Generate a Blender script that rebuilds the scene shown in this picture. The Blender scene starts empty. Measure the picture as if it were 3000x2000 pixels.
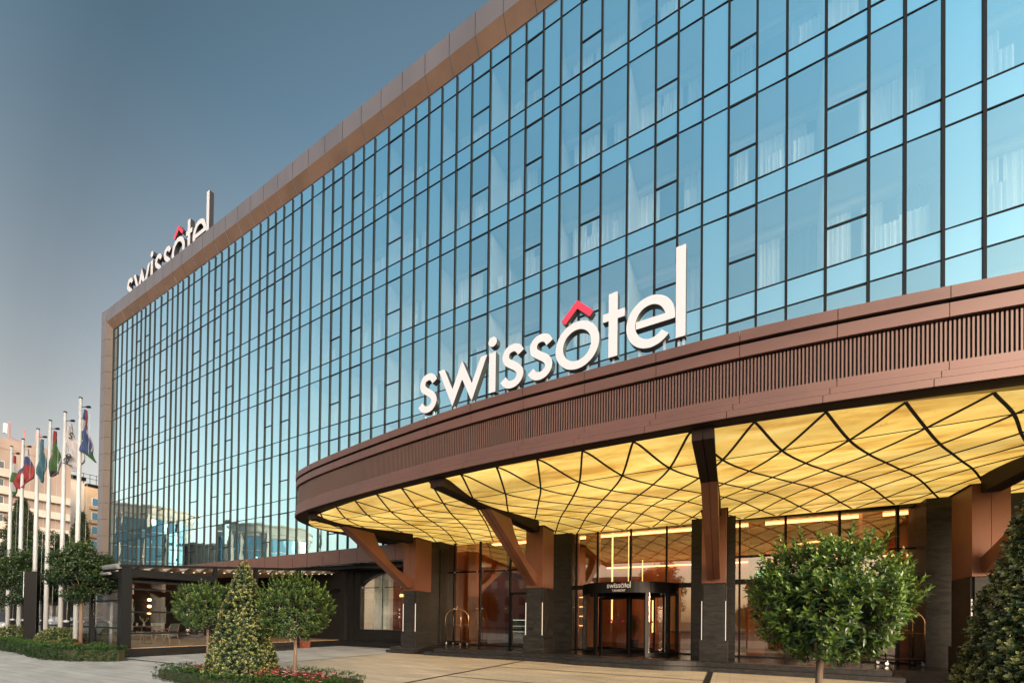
import bpy, bmesh, math, random
import numpy as np
from mathutils import Matrix, Vector
R = math.radians
S = bpy.context.scene
COL = S.collection
random.seed(7)
RNG = np.random.default_rng(11)

# ------------------------------------------------------------------ camera
F_PX, EYE = 1265.0, 1.52
YAW, PITCH, ROLL = R(26.8), R(0.58), R(0.676)
fw = np.array([-math.sin(YAW)*math.cos(PITCH), math.cos(YAW)*math.cos(PITCH), math.sin(PITCH)])
rt = np.array([math.cos(YAW), math.sin(YAW), 0.0]); up = np.cross(rt, fw)
c_, s_ = math.cos(ROLL), math.sin(ROLL)
rt, up = rt*c_ + up*s_, -rt*s_ + up*c_
cam_d = bpy.data.cameras.new('camera'); cam = bpy.data.objects.new('camera', cam_d); COL.objects.link(cam)
cam.matrix_world = Matrix(((rt[0], up[0], -fw[0], 0), (rt[1], up[1], -fw[1], 0), (rt[2], up[2], -fw[2], EYE), (0, 0, 0, 1)))
cam_d.sensor_width = 36; cam_d.lens = F_PX/3000*36
cam_d.shift_y = (1814.5 - F_PX*math.tan(PITCH) - 1000)/3000
cam_d.clip_end = 3000; cam_d.clip_start = 0.05
S.camera = cam

# ------------------------------------------------------------------ world, sun, exposure
SUN_DIR = Vector((0.808, -0.588, 0)).normalized(); SUN_EL = R(16)
W = bpy.data.worlds.new('World'); S.world = W; W.use_nodes = True
nt = W.node_tree; nt.nodes.clear()
sky = nt.nodes.new('ShaderNodeTexSky'); sky.sky_type = 'NISHITA'; sky.sun_disc = False
sky.sun_elevation = SUN_EL; sky.sun_rotation = math.atan2(SUN_DIR.x, SUN_DIR.y)
sky.altitude = 400; sky.air_density = 1.0; sky.dust_density = 4.0; sky.ozone_density = 3.0
bg = nt.nodes.new('ShaderNodeBackground'); bg.inputs['Strength'].default_value = 0.15
wo = nt.nodes.new('ShaderNodeOutputWorld')
hs = nt.nodes.new('ShaderNodeHueSaturation'); hs.inputs['Saturation'].default_value = .50
gm_ = nt.nodes.new('ShaderNodeGamma'); gm_.inputs[1].default_value = 1.0
tn = nt.nodes.new('ShaderNodeMix'); tn.data_type = 'RGBA'; tn.blend_type = 'MULTIPLY'; tn.inputs[0].default_value = 1; 
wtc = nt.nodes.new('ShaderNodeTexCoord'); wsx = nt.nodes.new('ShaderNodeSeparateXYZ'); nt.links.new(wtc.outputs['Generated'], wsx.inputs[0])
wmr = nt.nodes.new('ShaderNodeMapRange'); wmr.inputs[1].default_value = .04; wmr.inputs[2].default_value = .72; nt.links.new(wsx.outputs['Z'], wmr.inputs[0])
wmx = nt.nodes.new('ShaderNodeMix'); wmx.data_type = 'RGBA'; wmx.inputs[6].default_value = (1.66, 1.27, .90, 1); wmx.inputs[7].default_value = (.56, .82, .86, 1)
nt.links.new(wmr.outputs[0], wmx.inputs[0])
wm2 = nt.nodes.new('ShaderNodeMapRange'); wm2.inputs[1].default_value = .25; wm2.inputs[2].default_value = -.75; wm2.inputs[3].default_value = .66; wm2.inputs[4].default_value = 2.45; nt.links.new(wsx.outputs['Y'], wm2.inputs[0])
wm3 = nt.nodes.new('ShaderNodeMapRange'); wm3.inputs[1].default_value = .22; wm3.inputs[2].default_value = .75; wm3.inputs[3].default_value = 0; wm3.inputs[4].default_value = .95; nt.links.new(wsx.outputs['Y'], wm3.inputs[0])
wad = nt.nodes.new('ShaderNodeMath'); wad.operation = 'ADD'; nt.links.new(wm2.outputs[0], wad.inputs[0]); nt.links.new(wm3.outputs[0], wad.inputs[1])   # sky graded by direction: brightened behind the camera to light glass and forecourt
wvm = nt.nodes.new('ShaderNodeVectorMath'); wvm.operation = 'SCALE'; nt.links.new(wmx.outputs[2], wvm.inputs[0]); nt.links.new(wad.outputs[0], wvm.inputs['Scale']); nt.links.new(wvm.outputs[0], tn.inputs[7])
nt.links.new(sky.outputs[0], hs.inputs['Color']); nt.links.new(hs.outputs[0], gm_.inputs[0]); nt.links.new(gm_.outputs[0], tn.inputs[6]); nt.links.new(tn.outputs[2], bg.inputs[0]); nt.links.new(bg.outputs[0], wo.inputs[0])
sl = bpy.data.lights.new('sun', 'SUN'); sl.energy = 1.3; sl.angle = R(40); sl.color = (1.0, 0.90, 0.80)
so = bpy.data.objects.new('sun', sl); COL.objects.link(so)
sv = Vector((SUN_DIR.x*math.cos(SUN_EL), SUN_DIR.y*math.cos(SUN_EL), math.sin(SUN_EL)))
so.rotation_euler = sv.to_track_quat('Z', 'Y').to_euler()
S.view_settings.view_transform = 'Standard'; S.view_settings.look = 'None'
S.view_settings.exposure = 0.35; S.view_settings.gamma = 1.0
S.cycles.max_bounces = 8; S.cycles.transparent_max_bounces = 12; S.cycles.caustics_reflective = False; S.cycles.caustics_refractive = False

# ------------------------------------------------------------------ helpers
class MB:
    def __init__(self): self.v = []; self.f = []; self.m = []
    def add(self, vs, fs, mi=0):
        o = len(self.v); self.v += [tuple(p) for p in vs]
        for f in fs: self.f.append(tuple(i+o for i in f)); self.m.append(mi)
        return self
    def box(self, x0, x1, y0, y1, z0, z1, mi=0, M=None):
        vs = [(x, y, z) for z in (z0, z1) for y in (y0, y1) for x in (x0, x1)]
        if M is not None: vs = [tuple(M @ Vector(p)) for p in vs]
        return self.add(vs, [(0, 2, 3, 1), (4, 5, 7, 6), (0, 1, 5, 4), (2, 6, 7, 3), (0, 4, 6, 2), (1, 3, 7, 5)], mi)
    def prism(self, poly, a, b, mi=0, fn=None):
        """poly of (u,v) extruded from a to b; fn(u,v,w)->xyz"""
        fn = fn or (lambda u, v, w: (u, v, w)); n = len(poly)
        ar = sum(poly[i][0]*poly[(i+1) % n][1]-poly[(i+1) % n][0]*poly[i][1] for i in range(n))
        if ar < 0: poly = poly[::-1]
        vs = [fn(u, v, a) for u, v in poly] + [fn(u, v, b) for u, v in poly]
        fs = [tuple(range(n))[::-1], tuple(range(n, 2*n))] + [(i, (i+1) % n, n+(i+1) % n, n+i) for i in range(n)]
        return self.add(vs, fs, mi)
    def tube(self, pts, r, n=8, mi=0, cap=True):
        pts = [Vector(p) for p in pts]; rs = r if isinstance(r, (list, tuple)) else [r]*len(pts)
        rings = []; prev = None
        for i, p in enumerate(pts):
            t = (pts[min(i+1, len(pts)-1)] - pts[max(i-1, 0)]).normalized()
            a = prev if prev is not None else (Vector((0, 0, 1)) if abs(t.z) < .9 else Vector((1, 0, 0)))
            b = t.cross(a).normalized(); a = b.cross(t).normalized(); prev = a
            rings.append([p + (a*math.cos(2*math.pi*k/n) + b*math.sin(2*math.pi*k/n))*rs[i] for k in range(n)])
        vs = [q for rg in rings for q in rg]
        fs = [(i*n+k, i*n+(k+1) % n, (i+1)*n+(k+1) % n, (i+1)*n+k) for i in range(len(pts)-1) for k in range(n)]
        if cap: fs += [tuple(range(n))[::-1], tuple(range((len(pts)-1)*n, len(pts)*n))]
        return self.add(vs, fs, mi)
    def lathe(self, prof, c=(0, 0, 0), n=16, mi=0):
        vs = [(c[0]+r*math.cos(2*math.pi*k/n), c[1]+r*math.sin(2*math.pi*k/n), c[2]+z) for r, z in prof for k in range(n)]
        fs = [(i*n+k, i*n+(k+1) % n, (i+1)*n+(k+1) % n, (i+1)*n+k) for i in range(len(prof)-1) for k in range(n)]
        return self.add(vs, fs, mi)
    def ribbon(self, pts, h, w, mi=0):
        """bar following pts, height h downwards, width w (horizontal normal)"""
        n = len(pts)
        if n < 2: return self
        L = []
        for i, p in enumerate(pts):
            a, b = Vector(pts[max(i-1, 0)]), Vector(pts[min(i+1, n-1)]); t = (b-a); t.z = 0; t.normalize(); q = Vector((-t.y, t.x, 0))*w/2; p = Vector(p)
            L += [p+q, p-q, p-q-Vector((0, 0, h)), p+q-Vector((0, 0, h))]
        fs = []
        for i in range(n-1):
            o = 4*i
            for k in range(4): fs.append((o+k, o+(k+1) % 4, o+4+(k+1) % 4, o+4+k))
        fs += [(3, 2, 1, 0), (4*n-4, 4*n-3, 4*n-2, 4*n-1)]
        return self.add(L, fs, mi)
    def build(self, name, mats, parent=None, smooth=False, bevel=0):
        me = bpy.data.meshes.new(name); me.from_pydata(self.v, [], self.f)
        mats = mats if isinstance(mats, (list, tuple)) else [mats]
        for m in mats: me.materials.append(m)
        if len(mats) > 1: me.polygons.foreach_set('material_index', self.m)
        if smooth: me.polygons.foreach_set('use_smooth', [True]*len(self.f))
        me.update()
        o = bpy.data.objects.new(name, me); COL.objects.link(o)
        if parent is not None: o.parent = parent
        if bevel:
            b = o.modifiers.new('bevel', 'BEVEL'); b.width = bevel; b.segments = 2; b.limit_method = 'ANGLE'
        return o

def tag(o, label=None, cat=None, group=None, kind=None):
    if label: o['label'] = label
    if cat: o['category'] = cat
    if group: o['group'] = group
    if kind: o['kind'] = kind
    return o
def empty(name, loc, label, cat, group=None, rz=0):
    o = bpy.data.objects.new(name, None); COL.objects.link(o); o.location = loc; o.rotation_euler.z = rz
    return tag(o, label, cat, group)
def copy_tree(o, parent=None):
    c = o.copy(); COL.objects.link(c)
    if parent is not None: c.parent = parent
    for ch in [x for x in KIDS.get(o.name, [])]: copy_tree2(ch, c)
    return c
KIDS = {}
def copy_tree2(o, parent):
    c = o.copy(); COL.objects.link(c); c.parent = parent
    for ch in KIDS.get(o.name, []): copy_tree2(ch, c)
def kids_of(root):
    for o in bpy.data.objects:
        if o.parent is not None: KIDS.setdefault(o.parent.name, [])
    KIDS.clear()
    for o in bpy.data.objects:
        if o.parent is not None: KIDS.setdefault(o.parent.name, []).append(o)

# ------------------------------------------------------------------ materials
def nodes(name):
    m = bpy.data.materials.new(name); m.use_nodes = True; t = m.node_tree; t.nodes.clear()
    return m, t, (lambda k, **kw: _n(t, k, **kw))
def _n(t, k, **kw):
    n = t.nodes.new('ShaderNode'+k)
    for a, b in kw.items():
        if a in ('inp',):
            for i, v in b.items(): n.inputs[i].default_value = v
        else: setattr(n, a, b)
    return n
def c4(c): return (c[0], c[1], c[2], 1)
def mat(name, col, rough=.5, metal=0, var=0.0, vscale=3.0, stretch=(1, 1, 1), bump=0.0, bscale=20, col2=None, spec=0.5, coat=0, emit=None, es=0, coords='Object', vmid=(.35, .65), trans=0, rvar=0):
    m, t, N = nodes(name)
    out = N('OutputMaterial'); p = N('BsdfPrincipled'); t.links.new(p.outputs[0], out.inputs[0])
    p.inputs['Base Color'].default_value = c4(col); p.inputs['Roughness'].default_value = rough; p.inputs['Metallic'].default_value = metal
    p.inputs['Specular IOR Level'].default_value = spec; p.inputs['Coat Weight'].default_value = coat
    tc = N('TexCoord'); mp = N('Mapping'); mp.inputs['Scale'].default_value = stretch
    t.links.new(tc.outputs[coords], mp.inputs[0])
    if var or col2:
        nz = N('TexNoise', inp={'Scale': vscale, 'Detail': 6, 'Roughness': .6}); t.links.new(mp.outputs[0], nz.inputs[0])
        mr = N('MapRange', inp={1: vmid[0], 2: vmid[1]}); t.links.new(nz.outputs['Fac'], mr.inputs[0])
        mx = N('Mix', data_type='RGBA'); t.links.new(mr.outputs[0], mx.inputs[0])
        a = tuple(x*(1-var) for x in col); b = tuple(min(1, x*(1+var)) for x in col) if col2 is None else col2
        mx.inputs[6].default_value = c4(a); mx.inputs[7].default_value = c4(b)
        t.links.new(mx.outputs[2], p.inputs['Base Color'])
        if rvar:
            m2 = N('MapRange', inp={1: .3, 2: .7, 3: max(0, rough-rvar), 4: rough+rvar}); t.links.new(nz.outputs['Fac'], m2.inputs[0]); t.links.new(m2.outputs[0], p.inputs['Roughness'])
    if bump:
        nb = N('TexNoise', inp={'Scale': bscale, 'Detail': 4}); t.links.new(mp.outputs[0], nb.inputs[0])
        bp = N('Bump', inp={'Strength': bump, 'Distance': .02}); t.links.new(nb.outputs['Fac'], bp.inputs['Height']); t.links.new(bp.outputs[0], p.inputs['Normal'])
    if emit: p.inputs['Emission Color'].default_value = c4(emit); p.inputs['Emission Strength'].default_value = es
    return m
def glass(name, refl, tint, base=.1, ior=1.6, bumps=.0, bscale=.6, rough=0.0, depth=None, coated=False):
    """thin architectural glass: fresnel mirror over a tinted see-through pane"""
    m, t, N = nodes(name); out = N('OutputMaterial')
    g = N('BsdfGlossy'); g.inputs['Color'].default_value = c4(refl); g.inputs['Roughness'].default_value = rough
    if depth is None:
        tr = N('BsdfTransparent'); tr.inputs['Color'].default_value = c4(tint)
    else:
        tr = N('BsdfPrincipled'); tr.inputs['Base Color'].default_value = c4(tint); tr.inputs['Roughness'].default_value = .35
    f_w = N('LayerWeight', inp={'Blend': .5}); f_p = N('Math', operation='POWER'); f_p.inputs[1].default_value = 4.0; t.links.new(f_w.outputs['Facing'], f_p.inputs[0]); fr = N('MapRange', inp={1: 0, 2: 1, 3: .04, 4: 1}); t.links.new(f_p.outputs[0], fr.inputs[0]); gm2 = N('Mix', data_type='RGBA'); gm2.inputs[6].default_value = c4(refl); gm2.inputs[7].default_value = (.96, .98, 1, 1)
    m0 = N('MapRange', inp={1: .08, 2: .55}); t.links.new(fr.outputs[0], m0.inputs[0]); t.links.new(m0.outputs[0], gm2.inputs[0]); t.links.new(gm2.outputs[2], g.inputs['Color']); mr = N('MapRange', inp={1: 0, 2: 1, 3: base, 4: 1}); t.links.new(fr.outputs[0], mr.inputs[0])
    if coated:      # sun-control coating: nearly a mirror at glancing angles
        lw = N('LayerWeight', inp={'Blend': .5}); mr = N('MapRange', interpolation_type='SMOOTHSTEP', inp={1: .12, 2: .62, 3: base, 4: .97}); t.links.new(lw.outputs['Facing'], mr.inputs[0])
    mx = N('MixShader'); t.links.new(mr.outputs[0], mx.inputs[0]); t.links.new(tr.outputs[0], mx.inputs[1]); t.links.new(g.outputs[0], mx.inputs[2])
    t.links.new(mx.outputs[0], out.inputs[0])
    if bumps:
        tc = N('TexCoord'); nz = N('TexNoise', inp={'Scale': bscale, 'Detail': 1.5}); t.links.new(tc.outputs['Object'], nz.inputs[0])
        bp = N('Bump', inp={'Strength': bumps, 'Distance': .05}); t.links.new(nz.outputs['Fac'], bp.inputs['Height']); t.links.new(bp.outputs[0], g.inputs['Normal'])
    return m

M = {}
M['vision'] = glass('tinted_window_glass', (.60, .93, 1.0), (.94, 1.0, 1.0), base=.40, ior=2.2, coated=True, bumps=.05, bscale=.9)
M['spandrel'] = glass('spandrel_glass', (.60, .93, 1.0), (.045, .095, .12), base=.48, ior=2.2, coated=True, bumps=.05, bscale=.9, depth=1)
M['mullion'] = mat('dark_bronze_aluminium', (.006, .006, .006), .5, 0, spec=.2)
M['transom'] = mat('dark_aluminium', (.007, .008, .009), .5, 0, spec=.2)
M['grey_panel'] = mat('mauve_grey_composite_panel', (.115, .105, .118), .45, .12, var=.10, vscale=.5, stretch=(1, 1, .3), bump=.03, bscale=1.2)
M['bronze_panel'] = mat('bronze_soffit_panel', (.135, .080, .055), .50, .15, var=.14, vscale=.6, bump=.02)
M['reveal'] = mat('brown_grey_reveal_panel', (.085, .066, .056), .5, .1, var=.1, vscale=.6)
M['copper'] = mat('brown_copper_cladding', (.155, .062, .036), .40, .35, var=.16, vscale=1.1, stretch=(1, 1, .35), bump=.02, bscale=2, rvar=.07)
M['copper2'] = mat('mauve_brown_fascia_panel', (.118, .054, .041), .40, .28, var=.13, vscale=.9, stretch=(.5, .5, 1.6), bump=.03, bscale=1.5, rvar=.06)
M['louvre'] = mat('brown_louvre_metal', (.125, .062, .047), .45, .2, var=.08, vscale=2)
M['blackmetal'] = mat('black_painted_metal', (.003, .003, .0035), .4, 0, spec=.2)
M['lip'] = mat('black_brown_soffit_metal', (.016, .009, .007), .65, 0, spec=.15)
M['darkgap'] = mat('dark_gap', (.006, .005, .005), .8)
M['white'] = mat('white_sign_face', (.52, .52, .58), .5)
M['signside'] = mat('dark_grey_letter_return', (.022, .022, .025), .5)
M['red'] = mat('red_sign_face', (.80, .03, .07), .4)
M['steel'] = mat('brushed_steel', (.55, .55, .55), .3, .9)
M['whitepaint'] = mat('white_pole_paint', (.36, .38, .40), .35, 0, var=.04, vscale=2)
M['darkgrey'] = mat('anthracite_powder_coat', (.0065, .007, .008), .55, 0, spec=.2)
M['concrete'] = mat('concrete', (.35, .33, .30), .85, 0, var=.12, vscale=1.5)
M['wood'] = mat('walnut_wood', (.20, .09, .045), .45, 0, var=.35, vscale=3, stretch=(1, 1, .12))
M['brass'] = mat('brass_tube', (.62, .36, .20), .18, 1.0)
M['rubber'] = mat('rubber', (.02, .02, .02), .7)
M['roomwall'] = mat('room_wall', (.62, .64, .66), .8)
M['ceilpaint'] = mat('room_ceiling_paint', (.62, .63, .62), .8)
M['bulk'] = mat('curtain_pelmet_paint', (.85, .84, .80), .8)
M['sheer'] = mat('sheer_curtain', (.92, .94, .92), .85, 0, var=.25, vscale=9, stretch=(1, 1, .02))
M['drape'] = mat('grey_blue_drape', (.20, .27, .33), .9, 0, var=.25, vscale=8, stretch=(1, 1, .03))

# stone with wavy veins
def stone(name, a, b, rough, scale=2.2, stretch=(1, 1, 4), joints=None):
    m, t, N = nodes(name); out = N('OutputMaterial'); p = N('BsdfPrincipled'); t.links.new(p.outputs[0], out.inputs[0]); p.inputs['Specular IOR Level'].default_value = .3
    tc = N('TexCoord'); mp = N('Mapping'); mp.inputs['Scale'].default_value = stretch; mp.inputs['Rotation'].default_value = (R(12), R(14), 0); t.links.new(tc.outputs['Object'], mp.inputs[0])
    nz = N('TexNoise', inp={'Scale': scale, 'Detail': 8, 'Roughness': .62, 'Distortion': 1.2}); t.links.new(mp.outputs[0], nz.inputs[0])
    cr = N('ValToRGB'); cr.color_ramp.elements[0].position = .35; cr.color_ramp.elements[0].color = c4(a); cr.color_ramp.elements[1].position = .7; cr.color_ramp.elements[1].color = c4(b)
    t.links.new(nz.outputs['Fac'], cr.inputs[0])
    mr = N('MapRange', inp={1: .3, 2: .7, 3: rough-.08, 4: rough+.1}); t.links.new(nz.outputs['Fac'], mr.inputs[0]); t.links.new(mr.outputs[0], p.inputs['Roughness'])
    last = cr.outputs[0]
    if joints:
        sp = N('SeparateXYZ'); t.links.new(tc.outputs['Object'], sp.inputs[0])
        prev = None
        for ax, per, off in joints:
            a1 = N('Math', operation='ADD'); a1.inputs[1].default_value = off+100*per; t.links.new(sp.outputs[ax], a1.inputs[0])
            md = N('Math', operation='MODULO'); md.inputs[1].default_value = per; t.links.new(a1.outputs[0], md.inputs[0])
            lt = N('Math', operation='LESS_THAN'); lt.inputs[1].default_value = .010; t.links.new(md.outputs[0], lt.inputs[0])
            if prev is None: prev = lt.outputs[0]
            else:
                mxx = N('Math', operation='MAXIMUM'); t.links.new(prev, mxx.inputs[0]); t.links.new(lt.outputs[0], mxx.inputs[1]); prev = mxx.outputs[0]
        mx = N('Mix', data_type='RGBA'); t.links.new(prev, mx.inputs[0]); t.links.new(last, mx.inputs[6]); mx.inputs[7].default_value = c4(tuple(x*.3 for x in a)); last = mx.outputs[2]
    t.links.new(last, p.inputs['Base Color'])
    bp = N('Bump', inp={'Strength': .12, 'Distance': .01}); t.links.new(nz.outputs['Fac'], bp.inputs['Height']); t.links.new(bp.outputs[0], p.inputs['Normal'])
    return m
M['stone'] = stone('dark_grey_veined_stone', (.005, .0047, .0043), (.026, .023, .020), .45, joints=[('Z', .93, 0)])
M['stone_wall'] = stone('dark_stone_wall_tiles', (.0035, .0033, .0033), (.011, .010, .0095), .5, joints=[('Z', .9, .05), ('X', 1.2, .3)])
M['granite'] = stone('polished_black_granite', (.009, .008, .008), (.022, .020, .019), .15, scale=9, stretch=(1, 1, 1), joints=[('X', 1.2, .1), ('Y', .6, .1)])
M['granite_step'] = stone('black_granite_step', (.012, .011, .012), (.030, .028, .028), .38, scale=7, stretch=(1, 1, 1), joints=[('X', 1.85, .4)])

# alabaster-like stretched luminous ceiling
def lum():
    m, t, N = nodes('backlit_alabaster_ceiling'); out = N('OutputMaterial'); p = N('BsdfPrincipled'); t.links.new(p.outputs[0], out.inputs[0])
    tc = N('TexCoord'); mp = N('Mapping'); mp.inputs['Scale'].default_value = (.45, 1.7, 1); mp.inputs['Rotation'].default_value = (0, 0, R(-14)); t.links.new(tc.outputs['Object'], mp.inputs[0])
    n1 = N('TexNoise', inp={'Scale': 1.5, 'Detail': 7, 'Roughness': .66, 'Distortion': .6}); t.links.new(mp.outputs[0], n1.inputs[0])
    cr = N('ValToRGB'); e = cr.color_ramp.elements; e[0].position = .32; e[0].color = (.55, .27, .04, 1); e[1].position = .66; e[1].color = (1.0, .72, .22, 1)
    e2 = cr.color_ramp.elements.new(.48); e2.color = (.86, .53, .11, 1)
    t.links.new(n1.outputs['Fac'], cr.inputs[0])
    n2 = N('TexNoise', inp={'Scale': 14, 'Detail': 3}); t.links.new(tc.outputs['Object'], n2.inputs[0])
    mr = N('MapRange', inp={1: .68, 2: .76, 3: 1, 4: .35}); t.links.new(n2.outputs['Fac'], mr.inputs[0])
    mx = N('Mix', data_type='RGBA', blend_type='MULTIPLY'); mx.inputs[0].default_value = 1; t.links.new(cr.outputs[0], mx.inputs[6]); t.links.new(mr.outputs[0], mx.inputs[7])
    n4 = N('TexNoise', inp={'Scale': .55, 'Detail': 3}); t.links.new(mp.outputs[0], n4.inputs[0]); m4 = N('MapRange', inp={1: .3, 2: .72, 3: .66, 4: 1.45}); t.links.new(n4.outputs['Fac'], m4.inputs[0])
    m5 = N('Mix', data_type='RGBA', blend_type='MULTIPLY'); m5.inputs[0].default_value = 1; t.links.new(mx.outputs[2], m5.inputs[6]); t.links.new(m4.outputs[0], m5.inputs[7])
    t.links.new(m5.outputs[2], p.inputs['Emission Color']); p.inputs['Emission Strength'].default_value = LUM
    p.inputs['Base Color'].default_value = (.45, .33, .14, 1); p.inputs['Roughness'].default_value = .22
    n3 = N('TexNoise', inp={'Scale': 1.6, 'Detail': 2}); t.links.new(mp.outputs[0], n3.inputs[0])
    bp = N('Bump', inp={'Strength': .35, 'Distance': .06}); t.links.new(n3.outputs['Fac'], bp.inputs['Height']); t.links.new(bp.outputs[0], p.inputs['Normal'])
    return m
LUM = 0.70
M['lum'] = lum()
def emis(name, col, st): return mat(name, (.1, .1, .1), .4, emit=col, es=st)
M['striplight'] = emis('warm_strip_light', (1.0, .80, .58), .75)
M['pendlight'] = emis('pendant_strip_light', (1.0, .45, .15), 4.0)
M['bulb'] = emis('warm_bulb', (1.0, .62, .30), 8.0)
M['coolwhite'] = emis('spot_light', (1.0, .85, .65), 1.0)
M['exit'] = emis('green_exit_sign', (.05, .75, .30), 1.4)

# ------------------------------------------------------------------ ground
def paving(name, a, b, sc, mortar=.007, rot=0, bw=.9, bh=.3, stain=.34, rough=.55):
    m, t, N = nodes(name); out = N('OutputMaterial'); p = N('BsdfPrincipled'); t.links.new(p.outputs[0], out.inputs[0])
    tc = N('TexCoord'); mp = N('Mapping'); mp.inputs['Rotation'].default_value = (0, 0, rot); t.links.new(tc.outputs['Object'], mp.inputs[0])
    br = N('TexBrick', inp={'Scale': 1.0, 'Mortar Size': mortar, 'Brick Width': bw, 'Row Height': bh, 'Mortar Smooth': .3, 'Bias': 0.0})
    br.inputs['Color1'].default_value = c4(a); br.inputs['Color2'].default_value = c4(b); br.inputs['Mortar'].default_value = c4(tuple(x*.35 for x in a))
    t.links.new(mp.outputs[0], br.inputs[0])
    n0 = N('Mapping'); n0.inputs['Scale'].default_value = (.4, 1.6, 1); t.links.new(tc.outputs['Object'], n0.inputs[0])
    n1 = N('TexNoise', inp={'Scale': 1.3, 'Detail': 7, 'Roughness': .65, 'Distortion': .5}); t.links.new(n0.outputs[0], n1.inputs[0])
    mr = N('MapRange', inp={1: .3, 2: .7, 3: 1-stain, 4: 1+stain*.5}); t.links.new(n1.outputs['Fac'], mr.inputs[0])
    mx = N('Mix', data_type='RGBA', blend_type='MULTIPLY'); mx.inputs[0].default_value = 1; t.links.new(br.outputs[0], mx.inputs[6]); t.links.new(mr.outputs[0], mx.inputs[7])
    t.links.new(mx.outputs[2], p.inputs['Base Color'])
    m2 = N('MapRange', inp={1: .3, 2: .7, 3: rough-.12, 4: rough+.15}); t.links.new(n1.outputs['Fac'], m2.inputs[0]); t.links.new(m2.outputs[0], p.inputs['Roughness'])
    bp = N('Bump', inp={'Strength': .3, 'Distance': .003}); t.links.new(br.outputs['Fac'], bp.inputs['Height']); bp.invert = True; t.links.new(bp.outputs[0], p.inputs['Normal'])
    return m
M['paving'] = paving('grey_travertine_paving', (.58, .545, .50), (.52, .49, .45), 1)
M['paving2'] = paving('beige_travertine_paving', (.60, .51, .40), (.53, .45, .36), 1, bw=.62, bh=.2)
M['asphalt'] = mat('asphalt', (.055, .055, .058), .85, 0, var=.2, vscale=2, bump=.2, bscale=200)
M['darkstrip'] = mat('black_granite_strip', (.018, .017, .016), .35, 0, var=.25, vscale=6)
M['soil'] = mat('garden_soil', (.045, .03, .02), .95, 0, var=.4, vscale=20, bump=.5, bscale=40)

g = MB(); g.box(-1500, 1500, -1500, 1500, -.3, 0).build('ground', M['asphalt'])
tag(bpy.data.objects['ground'], kind='structure')
def sheet(name, poly, z, m, th=.0):
    b = MB(); b.add([(x, y, z) for x, y in poly], [tuple(range(len(poly)))]); o = b.build(name, m); tag(o, kind='structure'); return o
sheet('plaza_paving', [(-46, -6), (20, -6), (20, 14.9), (-6.8, 14.9), (-6.8, 14.9), (-46, 14.9)], .004, M['paving'])
sheet('driveway_paving', [(-6.8, -6), (20, -6), (20, 14.9), (-13.2, 14.9), (-13.2, 6.5), (-6.8, 6.5)], .008, M['paving2'])
sheet('pavement', [(-19.25, 14.9), (-13.0, 14.9), (-13.0, 17.2), (-19.25, 17.2)], .004, M['paving'])
st = MB()
for x0, x1, y0, y1 in [(-6.86, -6.74, -6, 14.7), (-13.24, -13.16, 6.5, 14.62), (-.60, -.44, -6, 14.7), (-6.74, -.60, 12.20, 12.27), (-6.74, -.60, 9.46, 9.54), (-19.3, -11.0, 7.34, 7.45)]:
    st.add([(x0, y0, .012), (x1, y0, .012), (x1, y1, .012), (x0, y1, .012)], [(0, 1, 2, 3)])
tag(st.build('paving_strip', M['darkstrip']), kind='structure')

# ------------------------------------------------------------------ hotel building
def FY(X): return 14.913 - .051*X - .000209*X*X
def NRM(X):
    d = -.051 - .000418*X; n = Vector((d, -1, 0)).normalized(); return n   # outward normal
MX = [-45.12, -44.32, -43.43, -42.52, -41.73, -41.0, -40.29, -39.55, -38.77, -37.8, -36.83, -36.1, -35.35, -34.63, -33.86, -33.14, -32.15, -31.2, -30.41, -29.65, -28.85, -28.11, -27.33, -26.36, -25.4, -24.62, -23.89, -23.09, -22.28, -21.5, -20.57, -19.65, -18.87, -18.09, -17.34, -16.56, -15.78, -14.85, -13.92, -13.13, -12.35, -11.59, -10.77, -9.96, -9.04, -8.11, -7.36, -6.6, -5.86, -5.05, -4.25, -3.3, -2.35, -1.63, -.88, -.13, .64, 1.41, 2.35, 3.3, 4.05, 4.79, 5.54]
for w in (.77, .77, .95, .95, .77, .77, .77, .77, .77, .95): MX.append(MX[-1]+w)
MX = [-45.9] + MX
HEADS = [24.46, 21.05, 17.64, 14.23, 10.82, 7.42]
TOPZ, BASEZ = 25.2, 4.3
SPLIT = {5, 7, 10, 16, 19, 21, 26, 28, 33, 35, 38, 44, 47, 50, 53, 56, 59, 67, 70}     # cell index = left mullion index
OPQ = {i+1 for i in (61, 54, 47, 40, 33, 26, 19, 12, 5, 68)} - SPLIT
hotel = empty('hotel_building', (-16, 18, 0), 'long hotel building with a blue glass curtain wall framed in grey and bronze panels', 'hotel building')
def HP(o): o.parent = hotel; o.matrix_parent_inverse = hotel.matrix_world.inverted() if False else Matrix.Translation((16, -18, 0)); return o
def W3(X, out, z):   # point on facade line, 'out' metres outwards
    n = NRM(X); return (X+n.x*out, FY(X)+n.y*out, z)
CANX = -13.9
cells = []   # (size score, kind, builder)
def score(X, z): return 1/((X**2+FY(X)**2) + (z-1.5)**2)
for i in range(len(MX)-1):
    xa, xb = MX[i], MX[i+1]
    for k, h in enumerate(HEADS):
        top = h; sill = h-2.65
        cells.append((score((xa+xb)/2, h-1.3), 'window', i, k, sill, top))
        t2 = TOPZ if k == 0 else HEADS[k-1]-2.65
        cells.append((score((xa+xb)/2, h), 'spandrel', i, k, h, t2))
    if xb > CANX: cells = [c for c in cells if not (c[2] == i and c[3] == 5 and c[1] == 'window')] + [(score((xa+xb)/2, 6.5), 'window', i, 5, 5.9, 7.42)]
    else: cells.append((score((xa+xb)/2, 4.5), 'spandrel', i, 6, BASEZ, 4.77))
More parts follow.
